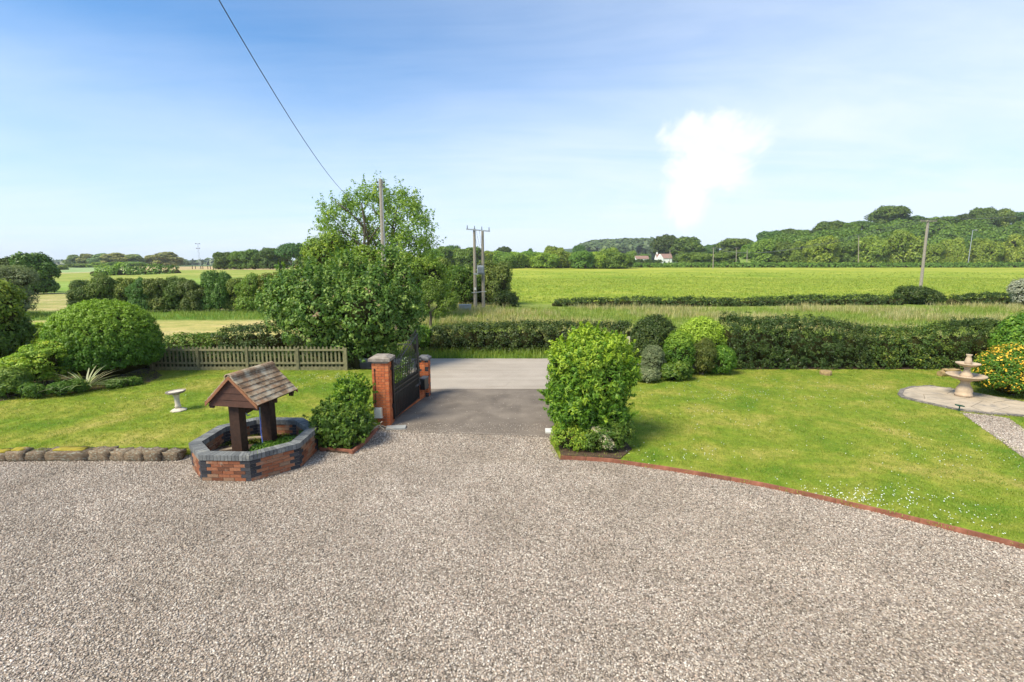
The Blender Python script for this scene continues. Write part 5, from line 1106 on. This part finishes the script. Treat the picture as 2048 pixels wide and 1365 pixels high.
# ---- poles ----------------------------------------------------------------
def tele_pole(px_top, top, px_base, base_y, Y, r, label, arm=0, name='telegraph_pole', zb=None):
    zb = float(HT(xat(px_base, Y, 0), Y)) - .1 if zb is None else zb; zt = zat(top, Y); xb = xat(px_base, Y, zb); xt = xat(px_top, Y, zt)
    t = thing(name, label, 'pole', (xb, Y, zb)); mb = MB(); mb.tube([(0, 0, 0), ((xt - xb) * .5, 0, (zt - zb) * .5), (xt - xb, 0, zt - zb)], [r * 1.25, r * 1.05, r * .85], 10); build(mb, 'pole_shaft', M['polewood'], t)
    return t, (xt - xb, 0, zt - zb)
def crossarm(t, p, L, rz, n=3):
    mb = MB(); mb.box((p[0], p[1] - .12, p[2] - .1), (L, .1, .1), rz); build(mb, 'crossarm', M['polewood'], t)
    for i in range(n):
        u = (i / (n - 1) - .5) * L * .92; mb = MB(); mb.lathe([(.03, 0), (.07, .06), (.05, .1), (.075, .15), (.04, .22)], 8, (p[0] + u * math.cos(rz), p[1] - .12 + u * math.sin(rz), p[2] - .05)); build(mb, 'insulator', M['ceramic'], t)
t, p = tele_pole(761.5, 359, 772, 700, 35, .15, 'tall grey telegraph pole standing in front of the ash tree', zb=0)
for dz in (-.25, -.55):
    mb = MB(); mb.tube([(p[0] - .22, -.05, p[2] + dz), (p[0] + .22, -.05, p[2] + dz)], .025, 6); build(mb, 'bracket', M['galv'], t)
    for s_ in (-1, 1): mb = MB(); mb.lathe([(.03, 0), (.06, .04), (.06, .1), (.02, .13)], 8, (p[0] + s_ * .22, -.05, p[2] + dz - .02)); build(mb, 'insulator', M['ceramic'], t)
mb = MB(); mb.tube([(p[0] * .15 + .15, -.14, p[2] * .15), (p[0] + .12, -.14, p[2] - .6)], .035, 6); build(mb, 'cable_guard', M['galv'], t)
poleA = (t.location.x + p[0], 35, p[2] + t.location.z)
Y1 = 48.5; hp = thing('transformer_poles', 'twin wooden poles carrying a grey transformer beyond the lane', 'poles', (xat(951, Y1, 0), Y1, 0)); x0 = xat(951, Y1, 0)
tops = []
for (pt, top, pb2, Y_) in ((948.5, 458, 951, Y1), (965, 462.5, 967, Y1 + .35)):
    zt = zat(top, Y_); mb = MB(); xt, xb = xat(pt, Y_, zt) - x0, xat(pb2, Y_, 0) - x0; mb.tube([(xb, Y_ - Y1, -.1), (xt, Y_ - Y1, zt)], [.18, .125], 10); build(mb, 'pole_shaft', M['polewood'], hp); tops.append((xt, Y_ - Y1, zt))
a, b = tops; mb = MB(); zc2 = (a[2] + b[2]) / 2 - .05; mb.box(((a[0] + b[0]) / 2, -.15, zc2), (2.3, .1, .12), ry=.09); build(mb, 'crossarm', M['galv'], hp)
for i in range(4):
    u = -1.05 + i * .7; mb = MB(); mb.tube([((a[0] + b[0]) / 2 + u, -.15, zc2 - u * .09 + .05), ((a[0] + b[0]) / 2 + u, -.15, zc2 - u * .09 + .38)], [.05, .03], 6); build(mb, 'insulator', M['ceramic'], hp)
zc3 = zat(612 - 73, Y1); mb = MB(); mb.box((.55, -.25, zc3), (.62, .5, .75)); 
for i in range(5): mb.box((.33 + i * .11, -.54, zc3 - .03), (.03, .08, .6))
build(mb, 'transformer_tank', M['galv'], hp)
for i in range(3): mb = MB(); mb.tube([(.38 + i * .17, -.25, zc3 + .37), (.38 + i * .17, -.25, zc3 + .6)], [.045, .02], 6); build(mb, 'bushing', M['ceramic'], hp)
mb = MB(); mb.box((.42, -.1, zc3 - .45), (1.1, .12, .12)); build(mb, 'support_beam', M['galv'], hp)
mb = MB(); mb.tube([(-.35, -.2, zat(586, Y1)), (1.1, -.2, zat(583, Y1))], .03, 6); build(mb, 'climbing_guard', M['galv'], hp)
mb = MB(); mb.box((.0, -.2, zat(578, Y1)), (.2, .12, .25)); build(mb, 'switch_box', M['paleplate'], hp)
mb = MB()
for k in range(3): mb.tube([(a[0] - .1 + k * .3, -.2, zc2), (.4 + k * .15, -.35, (zc2 + zc3) / 2), (.38 + k * .17, -.3, zc3 + .6)], .014, 4)
build(mb, 'drop_cable', M['ceramic'], hp)
tR, pR_ = tele_pole(1856, 441, 1838, 600, 60, .15, 'leaning grey pole rising from the bramble bush in the meadow', zb=-.1)
crossarm(tR, pR_, 2.1, .1)
poleR = Vector((tR.location.x + pR_[0], 60, tR.location.z + pR_[2]))
mb = MB(); mb.tube([(pR_[0] * .3 + .1, -.05, pR_[2] * .3), (pR_[0] + .15, -.05, pR_[2] - .3)], .02, 4); build(mb, 'stay_wire', M['galv'], tR)
pp = []
for (pt, top, Y_, lb) in ((1427, 496, 230, 'small distant pole with crossarm left of the meadow wires'), (1473, 496, 270, 'second small distant pole right of the crossarm pole'), (1494.5, 500, 275, 'third small distant pole, rightmost of the three'), (1340, 500, 335, 'thin pole standing right beside the white cottage'), (1717.5, 472, 255, 'pale post among the trees left of the leaning pole')):
    t_, p_ = tele_pole(pt, top, pt - 1, 530, Y_, .17, lb); pp.append(Vector((t_.location.x + p_[0], Y_, t_.location.z + p_[2])))
    if pt < 1475: crossarm(t_, p_, 2.4, 0)
xl, yl = xat(1938, 255, 8), 255; lamp = thing('street_lamp', 'pale street lamp rising out of the trees at right', 'street lamp', (xl, yl, float(HT(xl, yl)))); zt = zat(461, yl) - lamp.location.z
mb = MB(); mb.tube([(0, 0, 0), (0, 0, zt)], [.2, .12], 8); build(mb, 'lamp_post', M['galv'], lamp); mb = MB(); mb.tube([(0, 0, zt), (1.2, -.2, zt + .15)], .1, 6); build(mb, 'lamp_arm', M['galv'], lamp); mb = MB(); mb.box((1.5, -.2, zt + .12), (.9, .35, .22)); build(mb, 'lamp_head', M['paleplate'], lamp)
# lattice mast and posts in the field
ml = thing('lattice_mast', 'thin lattice mast with lamps standing in the far beige field', 'mast', (xat(400, 250, 3), 250, float(HT(xat(400, 250, 3), 250)))); hz = zat(487, 250) - ml.location.z
mb = MB()
for sx in (-1, 1): mb.tube([(sx * .5, 0, 0), (sx * .18, 0, hz)], [.05, .04], 4)
for i in range(12): z0, z1 = hz * i / 12, hz * (i + 1) / 12; s_ = 1 if i % 2 else -1; mb.tube([(s_ * (.5 - .32 * i / 12), 0, z0), (-s_ * (.5 - .32 * (i + 1) / 12), 0, z1)], .03, 4)
build(mb, 'lattice', M['galv'], ml)
for z, L in ((hz - .3, 1.4), (hz - 2.6, 1.2)): mb = MB(); mb.box((0, 0, z), (L * 1.4, .15, .12)); build(mb, 'mast_arm', M['galv'], ml)
for k, (u, z) in enumerate(((-.9, hz - .2), (.9, hz - .2), (-.7, hz - 2.5), (.7, hz - 2.5))): mb = MB(); mb.box((u, -.1, z), (.45, .3, .35)); build(mb, 'mast_lamp', M['ceramic'], ml)
pm = MB(); pm.box((0, 0, .7), (.22, .22, 1.6)); pme = pm.mesh('field_post'); pme.materials.append(M['wood'])
for i, px in enumerate((385, 391, 402, 406, 416, 421, 427)):
    o = link('field_post', pme, None, loc=(xat(px, 232, 2), 232, float(HT(xat(px, 232, 2), 232)))); tag(o, 'short dark post in the row at the foot of the lattice mast', 'post', 'dark posts at the foot of the lattice mast')
# gate and post across the lane, metal trough
fg = thing('field_gate', 'pale timber field gate across the lane behind the iron gate', 'field gate', (xat(786, 24.6, 1), 24.6, 0)); wg = xat(822, 24.6, 1) - xat(786, 24.6, 1)
for z in (.45, .65, .85, 1.08, 1.28): mb = MB(); mb.box((wg / 2, 0, z), (wg - .1, .03, .08)); build(mb, 'gate_rail', M['palewood'], fg)
for u in (0, wg): mb = MB(); mb.box((u, 0, .68), (.1, .08, 1.4)); build(mb, 'gate_stile', M['palewood'], fg)
mb = MB(); mb.box((0, 0, .0), (.26, .26, 1.0)); q = build(mb, 'gatepost', M['wood'], loc=(xat(831, 24.2, 1.2), 24.2, zat(672, 24.2) - .2)); q.location.z = zat(658, 24.2) - .5; tag(q, 'dark timber post with creeper rising behind the iron gate', 'post')
mb = MB(); mb.box((0, 0, -.6), (.16, .16, 1.2)); q2 = build(mb, 'post_foot', M['wood'], q, loc=(0, 0, -.49))
tx = xat(930, 46, .3); tr = thing('metal_trough', 'grey metal object half hidden in the grass by the poles', 'trough', (tx, 46, 0), .3); mb = MB(); mb.box((0, 0, .45), (1.0, .6, .5), taper=1.1); build(mb, 'trough_body', M['galv'], tr); mb = MB(); mb.box((0, 0, .71), (1.14, .7, .03)); build(mb, 'trough_rim', M['galv'], tr)
# ---- wires --------------------------------------------------------------
def wire(name, pts, r, label, m='ceramic'): 
    mb = MB(); mb.tube(pts, r, 5); return tag(build(mb, name, M[m]), label, 'cable')
def sag(a, b, s_, n=16): return [(a[0] + (b[0] - a[0]) * i / n, a[1] + (b[1] - a[1]) * i / n, a[2] + (b[2] - a[2]) * i / n - s_ * 4 * (i / n) * (1 - i / n)) for i in range(n + 1)]
pts = []
for i in range(41):
    y = -1 + 36 * i / 40; pts.append((-2 + (poleA[0] + 2) * (y + 0) / 35, y, (6.62 + .0094 * (y - 15) ** 2) if y < 30 else 0))
zz = poleA[2] - .35
pts = [(x, y, 6.62 + (zz - 6.62) / 400 * (y - 15) ** 2) for x, y, _ in pts]
wire('service_cable', pts, .006, 'dark service cable dropping from top left towards the telegraph pole', 'metal')
for k, (d1, lb) in enumerate(((-.9, 'left strand of the wires from the leaning pole to the small distant pole'), (0, 'middle strand of the wires from the leaning pole to the small distant pole'), (.9, 'right strand of the wires from the leaning pole to the small distant pole'))):
    wire('power_line', sag(poleR + Vector((d1, -.12, .15)), pp[0] + Vector((d1, -.12, .15)), 3.2), .022, lb)
farR = Vector((xat(2130, 75, 9), 75, zat(422, 75)))
for k, (d1, lb) in enumerate(((-.9, 'nearer wire running from the leaning pole to the right edge'), (.9, 'farther wire running from the leaning pole to the right edge'))):
    wire('power_line', sag(poleR + Vector((d1, -.12, .15)), farR + Vector((d1 * .8, 0, 0)), .4), .018, lb)
wire('power_line', sag(pp[0] + Vector((0, 0, .2)), pp[1] + Vector((0, 0, .2)), .8), .05, 'thin wire linking the two small distant crossarm poles')
# ---- air ------------------------------------------------------------------
t = mat('haze'); pv = t.new('ShaderNodeVolumePrincipled'); pv.inputs['Density'].default_value = .00014; pv.inputs['Color'].default_value = (.86, .92, 1, 1); pv.inputs['Anisotropy'].default_value = 0
t.l.new(pv.outputs[0], t.out.inputs['Volume'])
mb = MB(); mb.box((0, 1800, 39), (16000, 3640, 82)); hz_ = build(mb, 'haze', t.m); hz_['kind'] = 'stuff'
